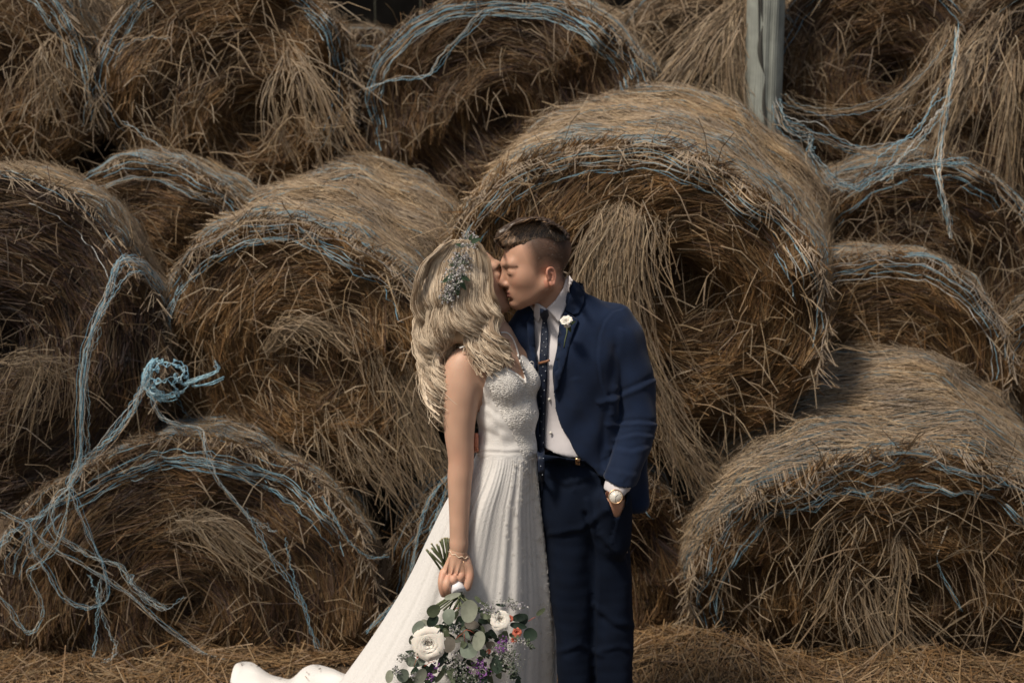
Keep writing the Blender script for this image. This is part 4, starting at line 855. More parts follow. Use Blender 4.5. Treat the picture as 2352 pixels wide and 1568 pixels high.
# short clipped hairs, brow and lashes lie on the head mesh
Vh, Fh = hf.surf(); Nh = hf.normals(Vh); px, py = proj(Vh); ql = (Vh - GC) @ GR.T; fd_ = np.clip(pdist(px, py, fadeP) / 26, 0, 1); earm = (np.abs(ql[:, 1]) > .068) & (np.abs(ql[:, 0] + .020) < .022) & (np.abs(ql[:, 2] + .034) < .031)
fd_[earm] = 0; fd_ = np.where(fd_ < .4, 0, fd_); pick = r0.choice(len(Vh), 9000, p=fd_ / fd_.sum()); b0 = Vh[pick] + r0.normal(0, .0013, (9000, 3)); dn = nrm(Nh[pick] * .35 + GR[0] * -.55 - GR[2] * .5 + r0.normal(0, .2, (9000, 3))); P = np.stack([b0, b0 + dn * r0.uniform(.0015, .0035, (9000, 1))], 1)
V, F = ribbonVF(P, np.full((9000, 1), .0002), r0.normal(0, 1, (9000, 3)) + [0, -1, 0]); mesh('clipped_hair', V, F, M_hair, groom, col=vcol(np.array([[.05, .028, .019]]) * r0.uniform(.5, 1.5, (9000, 1)), 2), kind='stuff')
def fuzz(fd, L, cpts, n, ln, w_, col, dirl, parent, name, Rm):
    r1 = np.random.default_rng(9); C = catmull(np.array([L(*p) for p in cpts]), 60); dmx = fd.normals(C); i = r1.integers(0, 60, n); b = C[i] + r1.normal(0, .0015, (n, 3)); 
    for _ in range(8):                               # settle on the skin
        q = (b - fd.lo) / fd.res; b = b - fd.normals(b) * fd._tri(q)[:, None]
    d = nrm(fd.normals(b) * .35 + (Rm.T @ np.array(dirl)) + r1.normal(0, .18, (n, 3))); P = np.stack([b, b + d * ln * .5, b + d * ln], 1)
    V, F = ribbonVF(P, np.full((n, 1), w_), np.tile([[0, -1., 0.]], (n, 1)), 3); mesh(name, V, F, M_hair, parent, col=vcol(np.tile(col, (n, 1)), 3, 3), kind='stuff')
for s_ in (-1, 1):
    fuzz(hf, GL, [(.094, s_ * .014, .017), (.088, s_ * .032, .023), (.066, s_ * .052, .016)], 90, .0045, .00018, (.14, .085, .055), (-.5, s_ * .5, .0), groom, 'eyebrow', GR)

# ---------------------------------------------------------------- flowers
def petal(C, ax, ux, w_, h_, cup, ph, open_):
    """one curled petal: rows from base to lip"""
    uz = np.cross(ax, ux); V = []; nu, nv = 7, 6
    for j in range(nv):
        v = j / (nv - 1); rr = .25 * h_ + h_ * (open_ * v + .10 * v * v); z = h_ * (1.15 * math.sin(v * 1.5) - open_ * .9 * v)
        wd = w_ * math.sin(min(1, v * 1.15 + .18) * 1.9) ** .7
        for i in range(nu):
            u = (i / (nu - 1) - .5) * 2; a = ph + u * wd; r = rr * (1 + cup * u * u * .25) + .075 * h_ * math.sin(6 * u + 5 * v + ph * 3) * v
            V.append(C + ax * (z - .12 * h_ * u * u * v - .06 * h_ * v ** 6) + r * (ux * math.cos(a) + uz * math.sin(a)))
    return np.array(V), [(j * nu + i, j * nu + i + 1, (j + 1) * nu + i + 1, (j + 1) * nu + i) for j in range(nv - 1) for i in range(nu - 1)]
def rose(parent, C, ax, R_, layers=6, m=M_petal, tight=.35, seed=0, name='rose'):
    r1 = np.random.default_rng(seed); ax = nrm(ax); ux = nrm(np.cross(ax, [.3, .2, 1.])); first = None
    cm = lathe(C - ax * R_ * .5, ax, ux, [(R_ * .2, -.1 * R_), (R_ * .42, .1 * R_), (R_ * .22, .3 * R_), (R_ * .03, .5 * R_)], 12); root = mesh(name, *cm, m, parent)
    for l in range(layers):
        f = (l + .25) / layers; n = 3 + l
        for k in range(n):
            ph = 6.283 * k / n + l * 1.1 + r1.normal(0, .1); V, F = petal(C - ax * R_ * (.55 - .05 * l), ax + r1.normal(0, .04, 3), ux, .9 + .3 * (1 - f), R_ * (.72 + .28 * f), .3, ph, tight * f + .25 * f * f * (1 + r1.normal(0, .15)))
            mesh('petal', V, F, m, root)
    return root
bt = W(1302, 738, -.115); bout = empty('boutonniere', Vector(bt), label="single white rose boutonniere pinned to the man's navy lapel", cat='boutonniere')
rose(bout, bt + [0, -.004, -.004], [-.15, -.5, .85], .025, 7, seed=2, tight=.15)
V, F = tubeVF(onsurf([(1303, 752), (1302, 765), (1298, 780), (1295, 798)], jdm, .012), [.0035, .002, .0018, .0016], 6); mesh('stem', V, fixtri(F), M_stem, bout)
def leafVF(C, d, n_, L_, W_, curl=.15, tip=.5, seg=7):
    d = nrm(d); n_ = nrm(n_ - d * (n_ @ d)); s = np.cross(d, n_); V = []
    for j in range(seg + 1):
        t = j / seg; w_ = W_ * (math.sin(math.pi * (t ** tip * .96 + .02)) ** .75); c = C + d * L_ * t - n_ * curl * L_ * t * t
        V += [c - s * w_ + n_ * .12 * w_, c - n_ * .05 * w_, c + s * w_ + n_ * .12 * w_]
    F = []
    for j in range(seg): F += [(3 * j, 3 * j + 1, 3 * j + 4, 3 * j + 3), (3 * j + 1, 3 * j + 2, 3 * j + 5, 3 * j + 4)]
    return np.array(V), F
def leaf(parent, C, d, n_, L_, W_, col, **k):
    V, F = leafVF(np.array(C, float), np.array(d, float), np.array(n_, float), L_, W_, **k); return mesh('leaf', V, F, M_leaf, parent, col=np.tile(col, (len(V), 1)))
for d_ in ((.35, 0, -.9), (-.8, 0, .3), (.5, .1, .2)): leaf(bout, bt + [.004, .012, -.012], d_, [0, -1, 0], .026, .006, (.04, .06, .025))
# ---------------------------------------------------------------- bride
bride = empty('person', (W(1165, 1000)[0], YC, 0), label='blonde woman in a white lace wedding dress and flower crown, kissing, holding bouquet low', cat='person')
BC = W(1081, 641, .012); BR = frame_from([.97, .04, .215])
neckB = [(W(1098, 690, -.02), .048), (W(1118, 735, -.02), .046), (W(1140, 795, -.02), .058)]
def bx_(fd): fd.chain([p for p, r in neckB], [r for p, r in neckB], .03)
bhf, V, F, BL = headmesh(BC, BR, bx_, .0028, True)
body = [(V, F)]; bcol = [skin_cols(V, SK_F, BC, BR, np.array([.50, .20, .17]), .1, 4)]
armB = [(1060, 848, -.06, .053), (1058, 903, -.07, .0535), (1055, 988, -.08, .0440), (1059, 1058, -.085, .0365), (1056, 1100, -.09, .0350), (1055, 1185, -.10, .0290), (1054, 1262, -.108, .0255)]
def bodyB(fd, o=0., arm=True, neck=True):
    if neck: fd.chain([p for p, r in neckB], [r for p, r in neckB], .03)
    if arm:
        fd.cap(W(1125, 800, -.02), W(1068, 832, -.055), .048, .048, .03); fd.cap(W(1145, 800, .0), W(1192, 812, .03), .046, .042, .03)
        fd.chain([W(*a[:3]) for a in armB], [a[3] for a in armB], .012)
        fd.chain([W(1195, 815, .04), W(1225, 880, .10), W(1262, 950, .16)], [.042, .036, .03], .02)
    fd.ell(W(1148, 858, -.02), (.090 + o, .078 + o, .085 + o), k=.04)
    fd.ell(W(1160, 884, -.062), (.052 + o, .050 + o, .050 + o), k=.025); fd.ell(W(1205, 872, -.022), (.046 + o, .050 + o, .046 + o), k=.025)
    fd.ell(W(1165, 945, -.02), (.089 + o, .074 + o, .10 + o), k=.03); fd.ell(W(1164, 1030, -.015), (.088 + o, .072 + o, .09 + o), k=.03)
lo, hi = W(960, 1290, -.25) - [0, 0, .02], W(1290, 660, .25) + [0, 0, .02]
bb = Field(lo, hi, .0045); bodyB(bb); bb.ell(W(1152, 1110, .025), (.085, .070, .10), k=.04)
V, F = bb.surf(); body.append((V, F)); pxx, pyy = proj(V); col = np.tile(SK_F, (len(V), 1)) * (1 + .025 * Noise(.06, 8, 3, 6)(V))[:, None]; elb = np.exp(-((pyy - 1055) / 30) ** 2) * .10; col *= 1 - elb[:, None] * [0, .5, .5]; bcol.append(col)
lg = Field([W(1060, 1300)[0], YC - .15, -.01], [W(1260, 1300)[0], YC + .35, W(1160, 1120)[2]], .012)
for x_ in (1140, 1185): lg.chain([W(x_, 1150, .08), W(x_ + 3, 1450, .15), np.array([W(x_, 1568, .2)[0], YC + .2, .05])], [.055, .045, .035], .02)
V, F = lg.surf(); body.append((V, F)); bcol.append(np.tile(SK_F, (len(V), 1)))
# hand: palm, four bent fingers and a thumb round the bouquet handle
hd = Field(W(1000, 1385, -.22) - [.01, 0, .01], W(1095, 1235, -.03) + [.01, 0, 0], .0018)
hd.chain([W(1054, 1240, -.106), W(1054, 1264, -.108)], [.0262, .0245], .01)
for (x_, y_, r_0, r_1) in ((1022, 1316, .021, .0135), (1036, 1322, .021, .0145), (1050, 1323, .021, .0145), (1063, 1317, .020, .014)): hd.cap(W(1052, 1268, -.108), W(x_, y_, -.124), r_0, r_1, .012)
fing = [[(1019, 1314, -.125, .0125), (1014, 1338, -.146, .0102), (1018, 1362, -.142, .0092), (1027, 1374, -.118, .0078)],
        [(1032, 1320, -.126, .0135), (1026, 1344, -.152, .0112), (1031, 1362, -.138, .0100), (1042, 1366, -.104, .0085)],
        [(1046, 1320, -.126, .0135), (1041, 1333, -.141, .0112), (1046, 1338, -.112, .0100), (1056, 1336, -.085, .0085)],
        [(1060, 1314, -.122, .0130), (1058, 1326, -.135, .0108), (1062, 1330, -.106, .0095), (1068, 1330, -.082, .0082)]]
for f_ in fing: hd.chain([W(*q[:3]) for q in f_], [q[3] for q in f_], .0028)
hd.chain([W(1066, 1282, -.108), W(1077, 1312, -.118), W(1076, 1332, -.130), W(1073, 1350, -.134)], [.017, .0125, .0112, .0088], .006)
for x_, y_ in ((1024, 1300), (1037, 1303), (1050, 1303)): hd.cap(W(x_ + 8, y_ - 22, -.128), W(x_, y_ + 14, -.143), .0012, .0018, .008)
V, F = hd.surf(); body.append((V, F)); pxx, pyy = proj(V); kn = np.exp(-((pyy - 1322) / 9) ** 2) * .25 + np.clip((pyy - 1335) / 40, 0, 1) * .3
bcol.append(np.tile(SK_F * [1, .97, .95], (len(V), 1)) * (1 - kn[:, None] * [.05, .45, .45]))
V, F = joinVF(body); mesh('body', V, F, M_skin, bride, col=np.vstack(bcol))
for f_ in (fing[0], ): 
    pass
fuzz(bhf, BL, [(.093, .012, .018), (.092, .028, .026), (.080, .044, .022)], 90, .006, .0003, (.12, .08, .05), (-.1, .7, .1), bride, 'eyebrow', BR)

# bodice
bo = Field(lo, hi, .004); bodyB(bo, .0065, False, False)
bo.cut([(1118, 822), (1130, 831), (1144, 838), (1158, 844), (1172, 851), (1186, 859), (1197, 868), (1206, 878), (1205, 862), (1200, 845), (1193, 826), (1188, 810), (1200, 808), (1222, 826), (1262, 852), (1262, 1062), (1080, 1062), (1080, 903), (1098, 905), (1110, 892), (1118, 872), (1120, 850)], YC - .11, keep=True)
V, F = bo.surf(); N_ = bo.normals(V); pxx, pyy = proj(V)
bcz = [(p_, w_ * 1.3, d_ * .5, r_ * .4) for p_, w_, d_, r_ in [([(1100, 925), (1122, 932), (1140, 950)], 5, .003, .003), ([(1098, 945), (1125, 962), (1150, 985)], 6, .003, .003), ([(1099, 985), (1120, 992), (1140, 1002)], 5, .003, .003), ([(1100, 1036), (1165, 1040), (1235, 1036)], 3, .004, .002), ([(1140, 900), (1142, 960), (1150, 1035)], 2.5, .002, .001)]]
V = creases(V, N_, pxx, pyy, bcz); V += N_ * (.0006 * Noise(.06, 8, 3, 31)(V))[:, None]
bodice = mesh('bodice', V, F, M_dress, bride); bdm = bo.front()
# raised lace motifs: scrolls, rings and small leaves following the bodice
r0 = np.random.default_rng(77); LV = []
def inside(q, poly): return pdist(np.array([q[0]]), np.array([q[1]]), poly)[0] > 2
lzone = [(1120, 826), (1144, 840), (1172, 853), (1204, 880), (1204, 850), (1191, 815), (1215, 825), (1236, 850), (1236, 950), (1230, 1052), (1205, 1052), (1185, 1010), (1165, 975), (1135, 930), (1118, 880)]
placed = []
for _ in range(5000):
    q = (r0.uniform(1116, 1231), r0.uniform(820, 1055))
    if not inside(q, lzone) or any((q[0] - p[0]) ** 2 + (q[1] - p[1]) ** 2 < 17 for p in placed): continue
    placed.append(q); kind = r0.random(); a0 = r0.uniform(0, 6.28); t = np.linspace(0, 1, 13)
    if kind < .5: rr = 1.2 + r0.uniform(3, 6) * t; an = a0 + t * r0.choice([-1, 1]) * 7.5
    elif kind < .75: rr = np.full(13, r0.uniform(1.8, 3.4)); an = a0 + t * 6.3
    else: rr = r0.uniform(5, 8) * np.sin(t * np.pi) * .5 + 2 * t; an = a0 + t * 3
    pp = np.stack([q[0] + rr * np.cos(an), q[1] + rr * np.sin(an)], 1); P = onsurf(pp, bdm, .0012 + .001 * r0.random())
    if P[:, 1].max() - P[:, 1].min() > .016: continue
    V, F = tubeVF(P, .0010 * (1.15 - .5 * t) * r0.uniform(.7, 1.3), 4, cap=False); LV.append((V, F))
V, F = joinVF(LV); mesh('lace_scrolls', V, F, M_lace, bodice, kind='stuff')
edge_ = catmull([(1118, 822, 0), (1130, 831, 0), (1144, 838, 0), (1158, 844, 0), (1172, 851, 0), (1186, 859, 0), (1197, 868, 0), (1206, 878, 0), (1205, 862, 0), (1200, 845, 0), (1193, 826, 0), (1188, 812, 0)], 60)[:, :2]
V, F = tubeVF(onsurf(edge_ + [1.5, 2.5], bdm, .002), .0022 + .0012 * np.abs(np.sin(np.arange(60) * 1.1)), 5); mesh('lace_edging', V, fixtri(F), M_lace, bodice)
bbdm = bb.front()
for pts in ([(1056, 799), (1062, 797), (1069, 796), (1082, 802), (1094, 813), (1108, 827), (1121, 840)], [(1150, 764), (1160, 763), (1170, 768), (1179, 780), (1186, 798), (1192, 818)]):
    V, F = tubeVF(onsurf(catmull([(a, b, 0) for a, b in pts], 24)[:, :2], bbdm, .0025), .0024, 6); mesh('strap', V, fixtri(F), M_dress, bride)
V, F = tubeVF(onsurf(catmull([(1128, 842, 0), (1142, 848, 0), (1160, 852, 0), (1178, 846, 0), (1182, 835, 0)], 20)[:, :2] - [2, 8], bbdm, .0015), .0006, 4); mesh('necklace', V, fixtri(F), M_gold, bride)

# skirt: pleated, swept back to a train on the straw
rows = [(1036, 1097, 1231, .092, -.005), (1060, 1090, 1233, .100, .0), (1100, 1068, 1237, .115, .012), (1160, 1028, 1244, .135, .035), (1250, 985, 1256, .165, .075), (1350, 938, 1268, .20, .115), (1450, 880, 1278, .25, .17), (1568, 802, 1283, .33, .25), (1700, 705, 1284, .42, .33), (1786, 640, 1288, .46, .38)]
rw = catmull(rows, 60); nph = 260; ph = np.linspace(0, 2 * np.pi, nph, endpoint=False); rp = np.random.default_rng(5); modes = [(int(m), rp.uniform(0, 6.28), rp.uniform(.4, 1), rp.uniform(-1.2, 1.2)) for m in (9, 14, 19, 23, 31, 38, 47, 58)]
def skirt(off=0., sel=ph, rr_=rw):
    out = []
    for j, (y_, xl, xr, ry, dyc) in enumerate(rr_):
        v = (y_ - 1036) / 750; cl, cr = W(xl, y_, dyc - ry * .3), W(xr, y_, dyc - ry * .3); c = (cl + cr) / 2; rx = (cr[0] - cl[0]) / 2; c = np.array([c[0], YC + dyc, c[2]])
        am = .0035 * (1 - np.exp(-v * 12)) * .9 + .008 * v ** .8; pl = sum(a * (m / 20) ** -1.25 * np.sin(m * sel + p + sk * v) for m, p, a, sk in modes) / 2.6 * am
        gather = .0011 * np.exp(-v * 6) * np.sin(70 * sel + 3 * np.sin(5 * sel)) * min(1, v * 30)
        r = 1; x = c[0] + (rx + off) * np.cos(sel) + (pl + gather) * np.cos(sel); y = c[1] + (ry + off) * np.sin(sel) + (pl + gather) * np.sin(sel)
        z = np.full(len(sel), max(c[2], .006)); out.append(np.stack([x, y, z], -1))
    return np.array(out)
S3 = skirt(); m, n, _ = S3.shape
F = np.array([(j * n + i, j * n + (i + 1) % n, (j + 1) * n + (i + 1) % n, (j + 1) * n + i) for j in range(m - 1) for i in range(n)])[:, ::-1]
skirt_o = mesh('skirt', S3.reshape(-1, 3), F, M_skirt, bride)
# lace border down the front edge and sheer flowers over the skirt
def skp(phi, v):
    j = v * (m - 1); j0 = int(min(j, m - 2)); f = j - j0; i = (phi / (2 * np.pi) * n) % n; i0 = int(i) % n; g = i - int(i); i1 = (i0 + 1) % n
    return (S3[j0, i0] * (1 - g) + S3[j0, i1] * g) * (1 - f) + (S3[j0 + 1, i0] * (1 - g) + S3[j0 + 1, i1] * g) * f
LV = []; r0 = np.random.default_rng(8)
def motif(phi, v, s, k, rad):
    p = skp(phi, v); e = .004; tx = nrm(skp(phi + e, v) - p); tv = nrm(skp(phi, min(v + e, .999)) - p); nn = nrm(np.cross(tv, tx)); nn = nn if nn[1] < 0 else -nn
    t = np.linspace(0, 1, 12)
    if k == 0: rr = s * (.15 + t); an = r0.uniform(0, 6.28) + t * 6.5 * r0.choice([-1, 1])
    elif k == 1: an = t * 6.3; rr = s * (.65 + .35 * np.cos(5 * an)); 
    else: an = r0.uniform(0, 6.28) + t * 1.2; rr = s * (t * 2 - .5)
    P = p + nn * .0022 + (rr * np.cos(an))[:, None] * tx + (rr * np.sin(an))[:, None] * tv; LV.append(tubeVF(P, rad, 3, cap=False))
for _ in range(1000):
    v = r0.uniform(.02, .75); phi = r0.normal(5.88, .05) if r0.random() < .75 else r0.uniform(4.9, 6.0)
    border = abs(phi - 5.88) < .16
    motif(phi, v, r0.uniform(.004, .009) if border else r0.uniform(.003, .007), int(r0.integers(0, 2)), .0007 if border else .0004)
V, F = joinVF(LV); mesh('lace_flowers', V, F, M_lace, skirt_o, kind='stuff')
# train lying on the straw to the left
tp = [(520, 1590), (528, 1562), (545, 1536), (570, 1534), (600, 1540), (640, 1550), (668, 1556), (700, 1546), (730, 1540), (765, 1545), (800, 1556), (830, 1540)]
back = catmull([(a, b, 0) for a, b in tp], 60)[:, :2]; rowsT = []
for k_ in range(14):
    t = k_ / 13; fr = []
    for i, (a, b) in enumerate(back):
        A = G(a, b, .02); Bp = np.array([W(640 + i * 4.2, 1568, .0)[0] - .10, YC + .10 + .001 * i, .02]); q = A * (1 - t) + Bp * t
        q[2] = mound(q[0], q[1]) + .034 + .003 * math.sin(i * .38 + 2.2 * t) + .002 * math.sin(i * .21 + 4 * t) + 0 + t * .05; fr.append(q)
    rowsT.append(fr)
rowsT = np.array(rowsT); edge0 = rowsT[0].copy(); edge0[:, 2] -= .025; edge0[:, 1] += .008; rowsT = np.concatenate([edge0[None], rowsT]); a_, b_ = rowsT.shape[:2]
F = np.array([(j * b_ + i, j * b_ + i + 1, (j + 1) * b_ + i + 1, (j + 1) * b_ + i) for j in range(a_ - 1) for i in range(b_ - 1)])[:, ::-1]
train = mesh('train', rowsT.reshape(-1, 3), F, M_dress, bride)

# hair
vf = Field(BC - [.21, .16, .48], BC + [.16, .17, .15], .0045)
vf.ell(BC + BR.T @ np.array([-.024, 0, .026]), (.099, .085, .090), BR, k=.02); vf.ell(W(1060, 646, -.01), (.100, .098, .108), k=.03); vf.ell(W(1012, 690, .0), (.066, .085, .100), k=.04); vf.ell(W(1010, 780, .0), (.050, .07, .090), k=.04)
vf.ell(W(1075, 742, -.055), (.072, .048, .070), k=.03); vf.ell(W(1128, 745, -.062), (.020, .022, .080), k=.02); vf.ell(W(1002, 870, -.02), (.024, .04, .07), k=.03); vf.ell(W(1050, 640, .03), (.09, .10, .105), k=.03)
vf.cut([(1128, 560), (1122, 600), (1124, 650), (1132, 700), (1146, 740), (1160, 800), (1300, 800), (1300, 500)], YC - .05)
vf.cut([(940, 660), (957, 622), (978, 594), (1007, 575), (1052, 561), (1082, 556), (1106, 572), (1130, 600), (1200, 500), (900, 500)], YC - .02)
V, F = vf.surf(); N_ = vf.normals(V); pxx, pyy = proj(V); nW = Noise(.05, 10, 3, 3); V = V + N_ * (.004 * nW(V * [1, 1, .6]))[:, None]
bh = mesh('hair', V, F, M_hair, bride, col=np.tile([.44, .34, .235], (len(V), 1)) * (1 + .15 * nW(V))[:, None])
vdm = vf.front()
YL = [548, 562, 580, 600, 640, 680, 740, 800, 850, 900, 945]; XL = [1046, 1014, 1000, 974, 959, 957, 962, 972, 978, 988, 1004]; XR = [1088, 1104, 1114, 1123, 1128, 1131, 1143, 1160, 1168, 1168, 1168]
r0 = np.random.default_rng(12); PL, WL, CL, RL = [], [], [], []; K = 24; nl = 300
for l in range(nl):
    t = r0.random() ** .9 if l > 40 else l / 40; 
    ye = np.interp(t, [0, .16, .30, .47, .50, .72, .9, 1], [940, 930, 915, 890, 826, 838, 838, 812]) + r0.normal(0, 12); ys = 550 + 5 * r0.random() + 30 * max(0, r0.random() - .6)
    yy = np.linspace(ys, ye, K); xl, xr = np.interp(yy, YL, XL), np.interp(yy, YL, XR); drift = r0.normal(0, .05)
    sm = np.clip((yy - (690 + 25 * r0.random())) / 140, 0, 1); sm = sm * sm * (3 - 2 * sm); aim = .12 * t / .48 if t < .48 else .72 + .28 * (t - .48) / .52; tt = np.clip(t + (aim - t) * sm * .92 + drift * .6 * np.clip((yy - 640) / 200, 0, 1), 0.0, 1.0); x = xl + (xr - xl) * tt
    amp = np.clip((yy - 640) / 110, 0, 1) * r0.uniform(9, 17); wl = r0.uniform(92, 112); p0 = 8 * t + r0.normal(0, .5); w_ = np.sin((yy - 600) / wl * 6.283 + p0); x = x + amp * w_
    if l < 26: x = x - 4 * np.clip((yy - 650) / 60, 0, 1)
    y2 = yy + amp * .5 * np.cos((yy - 600) / wl * 6.283 + p0 + .6); base = onsurf(np.stack([x, y2], 1), vdm, 0)
    ok = np.isfinite(base).all(1); base[:, 1] = np.convolve(np.pad(base[:, 1], 3, mode='edge'), np.ones(7) / 7, 'valid'); base = np.array([W(a, b, Y=c) for a, b, c in zip(x, y2, base[:, 1])])
    base[:, 1] -= (.002 + .003 * np.clip((yy - 560) / 80, 0, 1)) + .011 * (amp / 12) * np.cos((yy - 600) / wl * 6.283 + p0) + r0.uniform(0, .012) * np.clip((yy - 560) / 110, .1, 1)
    ns = 30; tone = r0.random(); dark = np.clip((tt.mean() - .12), 0, 1); cb = np.array([.80, .665, .505]) * (1 - .2 * tone) if tone < .72 else np.array([.36, .265, .18])
    if tone >= .72 and ye < 800: cb = np.array([.60, .485, .355])
    thick = .0046 * (.5 + .8 * np.clip((yy - 580) / 120, 0, 1)) * (1 - .92 * np.clip((np.arange(K) / (K - 1) - .6) / .4, 0, 1)); o = r0.normal(0, 1, (ns, 3)) * [1, .55, .5]; roll = r0.uniform(-1.5, 1.5)
    tw = np.arange(K) / K * roll; ca, sa = np.cos(tw), np.sin(tw); ox = o[:, :1] * ca - o[:, 1:2] * sa; oy = o[:, :1] * sa + o[:, 1:2] * ca
    P = base[None] + np.stack([ox * thick, oy * thick * .8, o[:, 2:] * thick * .4], -1) + np.cumsum(r0.normal(0, .00018, (ns, K, 3)), 1); fly = r0.random(ns) < .05; P[fly] += (np.linspace(0, 1, K)[:, None] ** 2) * r0.normal(0, .016, (fly.sum(), 1, 3))
    PL.append(P); CL.append(cb * r0.uniform(.86, 1.1, (ns, 1)))
P = np.concatenate(PL); Cc = np.concatenate(CL); N = len(P); V, F = ribbonVF(P, r0.uniform(.00035, .0007, (N, 1)), nrm(np.array([0, -1, .2]) + r0.normal(0, .25, (N, 3))))
cc = np.repeat(Cc, K * 2, 0); mesh('hair_strands', V, F, M_hair, bh, col=np.clip(cc, .02, .95), kind='stuff')

# flower crown
fc = W(1055, 610, -.1); crown = empty('flower_crown', Vector(fc), label="crown of tiny grey-lavender florets and dark leaves on the woman's blonde hair", cat='flower crown')
path = catmull([(1082, 548, 0), (1074, 560, 0), (1062, 585, 0), (1052, 612, 0), (1042, 640, 0), (1033, 672, 0), (1026, 684, 0)], 60)[:, :2]; r0 = np.random.default_rng(14)
def floretVF(C, s, r1):
    v = []; f = []
    for k in range(4):
        n_ = nrm(r1.normal(0, 1, 3) + [0, -1, .3]); a = nrm(np.cross(n_, r1.normal(0, 1, 3))); b = np.cross(n_, a); o = C + r1.normal(0, s * .5, 3); i = len(v); v += [o - a * s - b * s * .4, o + a * s - b * s * .4, o + a * s * .4 + b * s, o - a * s * .4 + b * s]; f.append((i, i + 1, i + 2, i + 3))
    return np.array(v), np.array(f)
fl, fcx = [], []
for _ in range(1100):
    i = r0.integers(0, 60); wd = 13 + 9 * math.sin(i / 60 * 3.1); q = path[i] + r0.normal(0, wd * .55, 2); C = onsurf([q], vdm, .020 + r0.exponential(.008))[0]
    if q[1] < 560: C = W(q[0], q[1], Y=YC - .05 + r0.normal(0, .02))
    V, F = floretVF(C, r0.uniform(.0014, .0030), r0); fl.append((V, F)); fcx.append(np.tile(random.choice([(.46, .44, .47), (.56, .54, .53), (.30, .30, .30), (.20, .22, .17)]), (len(V), 1)))
V, F = joinVF(fl); mesh('florets', V, F, M_flor, crown, smooth=False, col=np.vstack(fcx), kind='stuff')
for (x_, y_, dx, dz, L_) in ((1082, 556, .9, .35, .032), (1066, 566, -.9, .3, .026), (1078, 552, .4, .9, .02), (1044, 632, -.85, -.45, .042), (1052, 640, .55, -.75, .040), (1056, 632, .8, -.4, .034), (1048, 646, .1, -1, .044), (1060, 600, .8, -.3, .022), (1050, 610, -.9, .1, .020), (1034, 668, -.7, -.7, .02), (1058, 590, -.8, .5, .02)):
    leaf(crown, onsurf([(x_, y_)], vdm, .026)[0], [dx, -.15, dz], [0, -1, .2], L_, L_ * .24, (.035, .065, .035), curl=.2)
# bracelet
bc_ = W(1054, 1268, -.108); brac = empty('bracelet', Vector(bc_), label="thin gold beaded bracelet with a dangling chain on the woman's wrist", cat='bracelet')
a = np.linspace(0, 2 * np.pi, 48); ring = bc_ + np.stack([.0295 * np.cos(a), .0275 * np.sin(a), -.010 * np.cos(a) * 1.0 - .002], 1); V, F = tubeVF(ring, .0009, 5, cap=False); mesh('chain', V, F, M_gold, brac)
bs = []
for k_ in range(40):
    aa = 3.3 + k_ / 40 * 2.9; C = bc_ + np.array([.0302 * math.cos(aa), .0285 * math.sin(aa), -.010 * math.cos(aa) - .003 + .0025 * math.sin(aa * 9)]); bs.append(lathe(C, np.array([0, 0, 1.]), np.array([1., 0, 0]), [(.0004, -.0017), (.0016, -.0006), (.0016, .0006), (.0004, .0017)], 6))
M_bead = mat("pearl_bead", (.75, .62, .48), .3); V, F = joinL(bs); mesh('beads', V, F, M_bead, brac, kind='stuff')
V, F = tubeVF([W(1064, 1288, -.139), W(1066, 1304, -.1395), W(1069, 1328, -.142)], .0006, 5); mesh('dangle', V, fixtri(F), M_gold, brac)

# ---------------------------------------------------------------- bouquet (picture paths measured on an enlarged view)
zb = lambda x, y: (799.7 + x * .2502, 1176 + y * .2502)
bq = W(1080, 1400, -.17); bou = empty('bouquet', Vector(bq), label="bridal bouquet of eucalyptus and white roses held head-down in the woman's hand", cat='bouquet')
r0 = np.random.default_rng(55)
def wz(x, y, dy): a, b = zb(x, y); return W(a, b, dy)
ends = [(722, 345), (770, 330), (768, 292), (815, 300), (845, 268), (862, 250), (885, 240), (905, 240), (925, 245), (790, 360), (830, 310), (750, 370)]
for i, e_ in enumerate(ends):
    A = wz(e_[0], e_[1], -.085 + r0.normal(0, .008)); Bp = wz(935 + r0.normal(0, 22), 560 + r0.normal(0, 12), -.085 + r0.normal(0, .008)); Cp = wz(1010 + r0.normal(0, 26), 720, -.135 + r0.normal(0, .006)); D_ = wz(1010 + (i - 6) * 45, 900, -.17 + r0.normal(0, .02))
    V, F = tubeVF(catmull([A, (A + Bp) / 2 + [0, 0, .002], Bp, Cp, D_], 14), .0032 + r0.uniform(-.0008, .0008), 6); mesh('stem', V, fixtri(F), M_stem, bou)
    V, F = tubeVF([A, A + (A - Bp) * .03], .0034, 6) ; mesh('cut_end', V, fixtri(F), mat("cut_stem", (.35, .33, .2), .8) if i == 0 else bpy.data.materials["cut_stem"], bou)
A, Bp = wz(955, 560, -.095), wz(1016, 735, -.152); V, F = tubeVF([A, A * .6 + Bp * .4, A * .3 + Bp * .7, Bp], [.019, .020, .0215, .023], 18); mesh('ribbon_wrap', V, fixtri(F), M_ribbon, bou)
# filler foliage so that the heart of the bunch is closed
SAGE, DARKG, OLIVE, PALE, MUD = (.145, .175, .14), (.02, .038, .025), (.08, .10, .058), (.24, .26, .205), (.12, .108, .09)
for _ in range(150):
    x_ = r0.normal(1080, 240); y_ = r0.uniform(900, 1560); 
    if abs(x_ - 1080) > 190 + (y_ - 800) * .55 or x_ > 1620: continue
    C = wz(x_, y_, -.16 + r0.normal(0, .02)); d_ = np.array([(x_ - 1050) / 500 + r0.normal(0, .4), r0.normal(0, .3), -.7 + r0.normal(0, .4)]); leaf(bou, C, d_, [r0.normal(0, .4), -1, .3], r0.uniform(.02, .04), r0.uniform(.006, .012), DARKG if r0.random() < .6 else OLIVE, curl=.2)
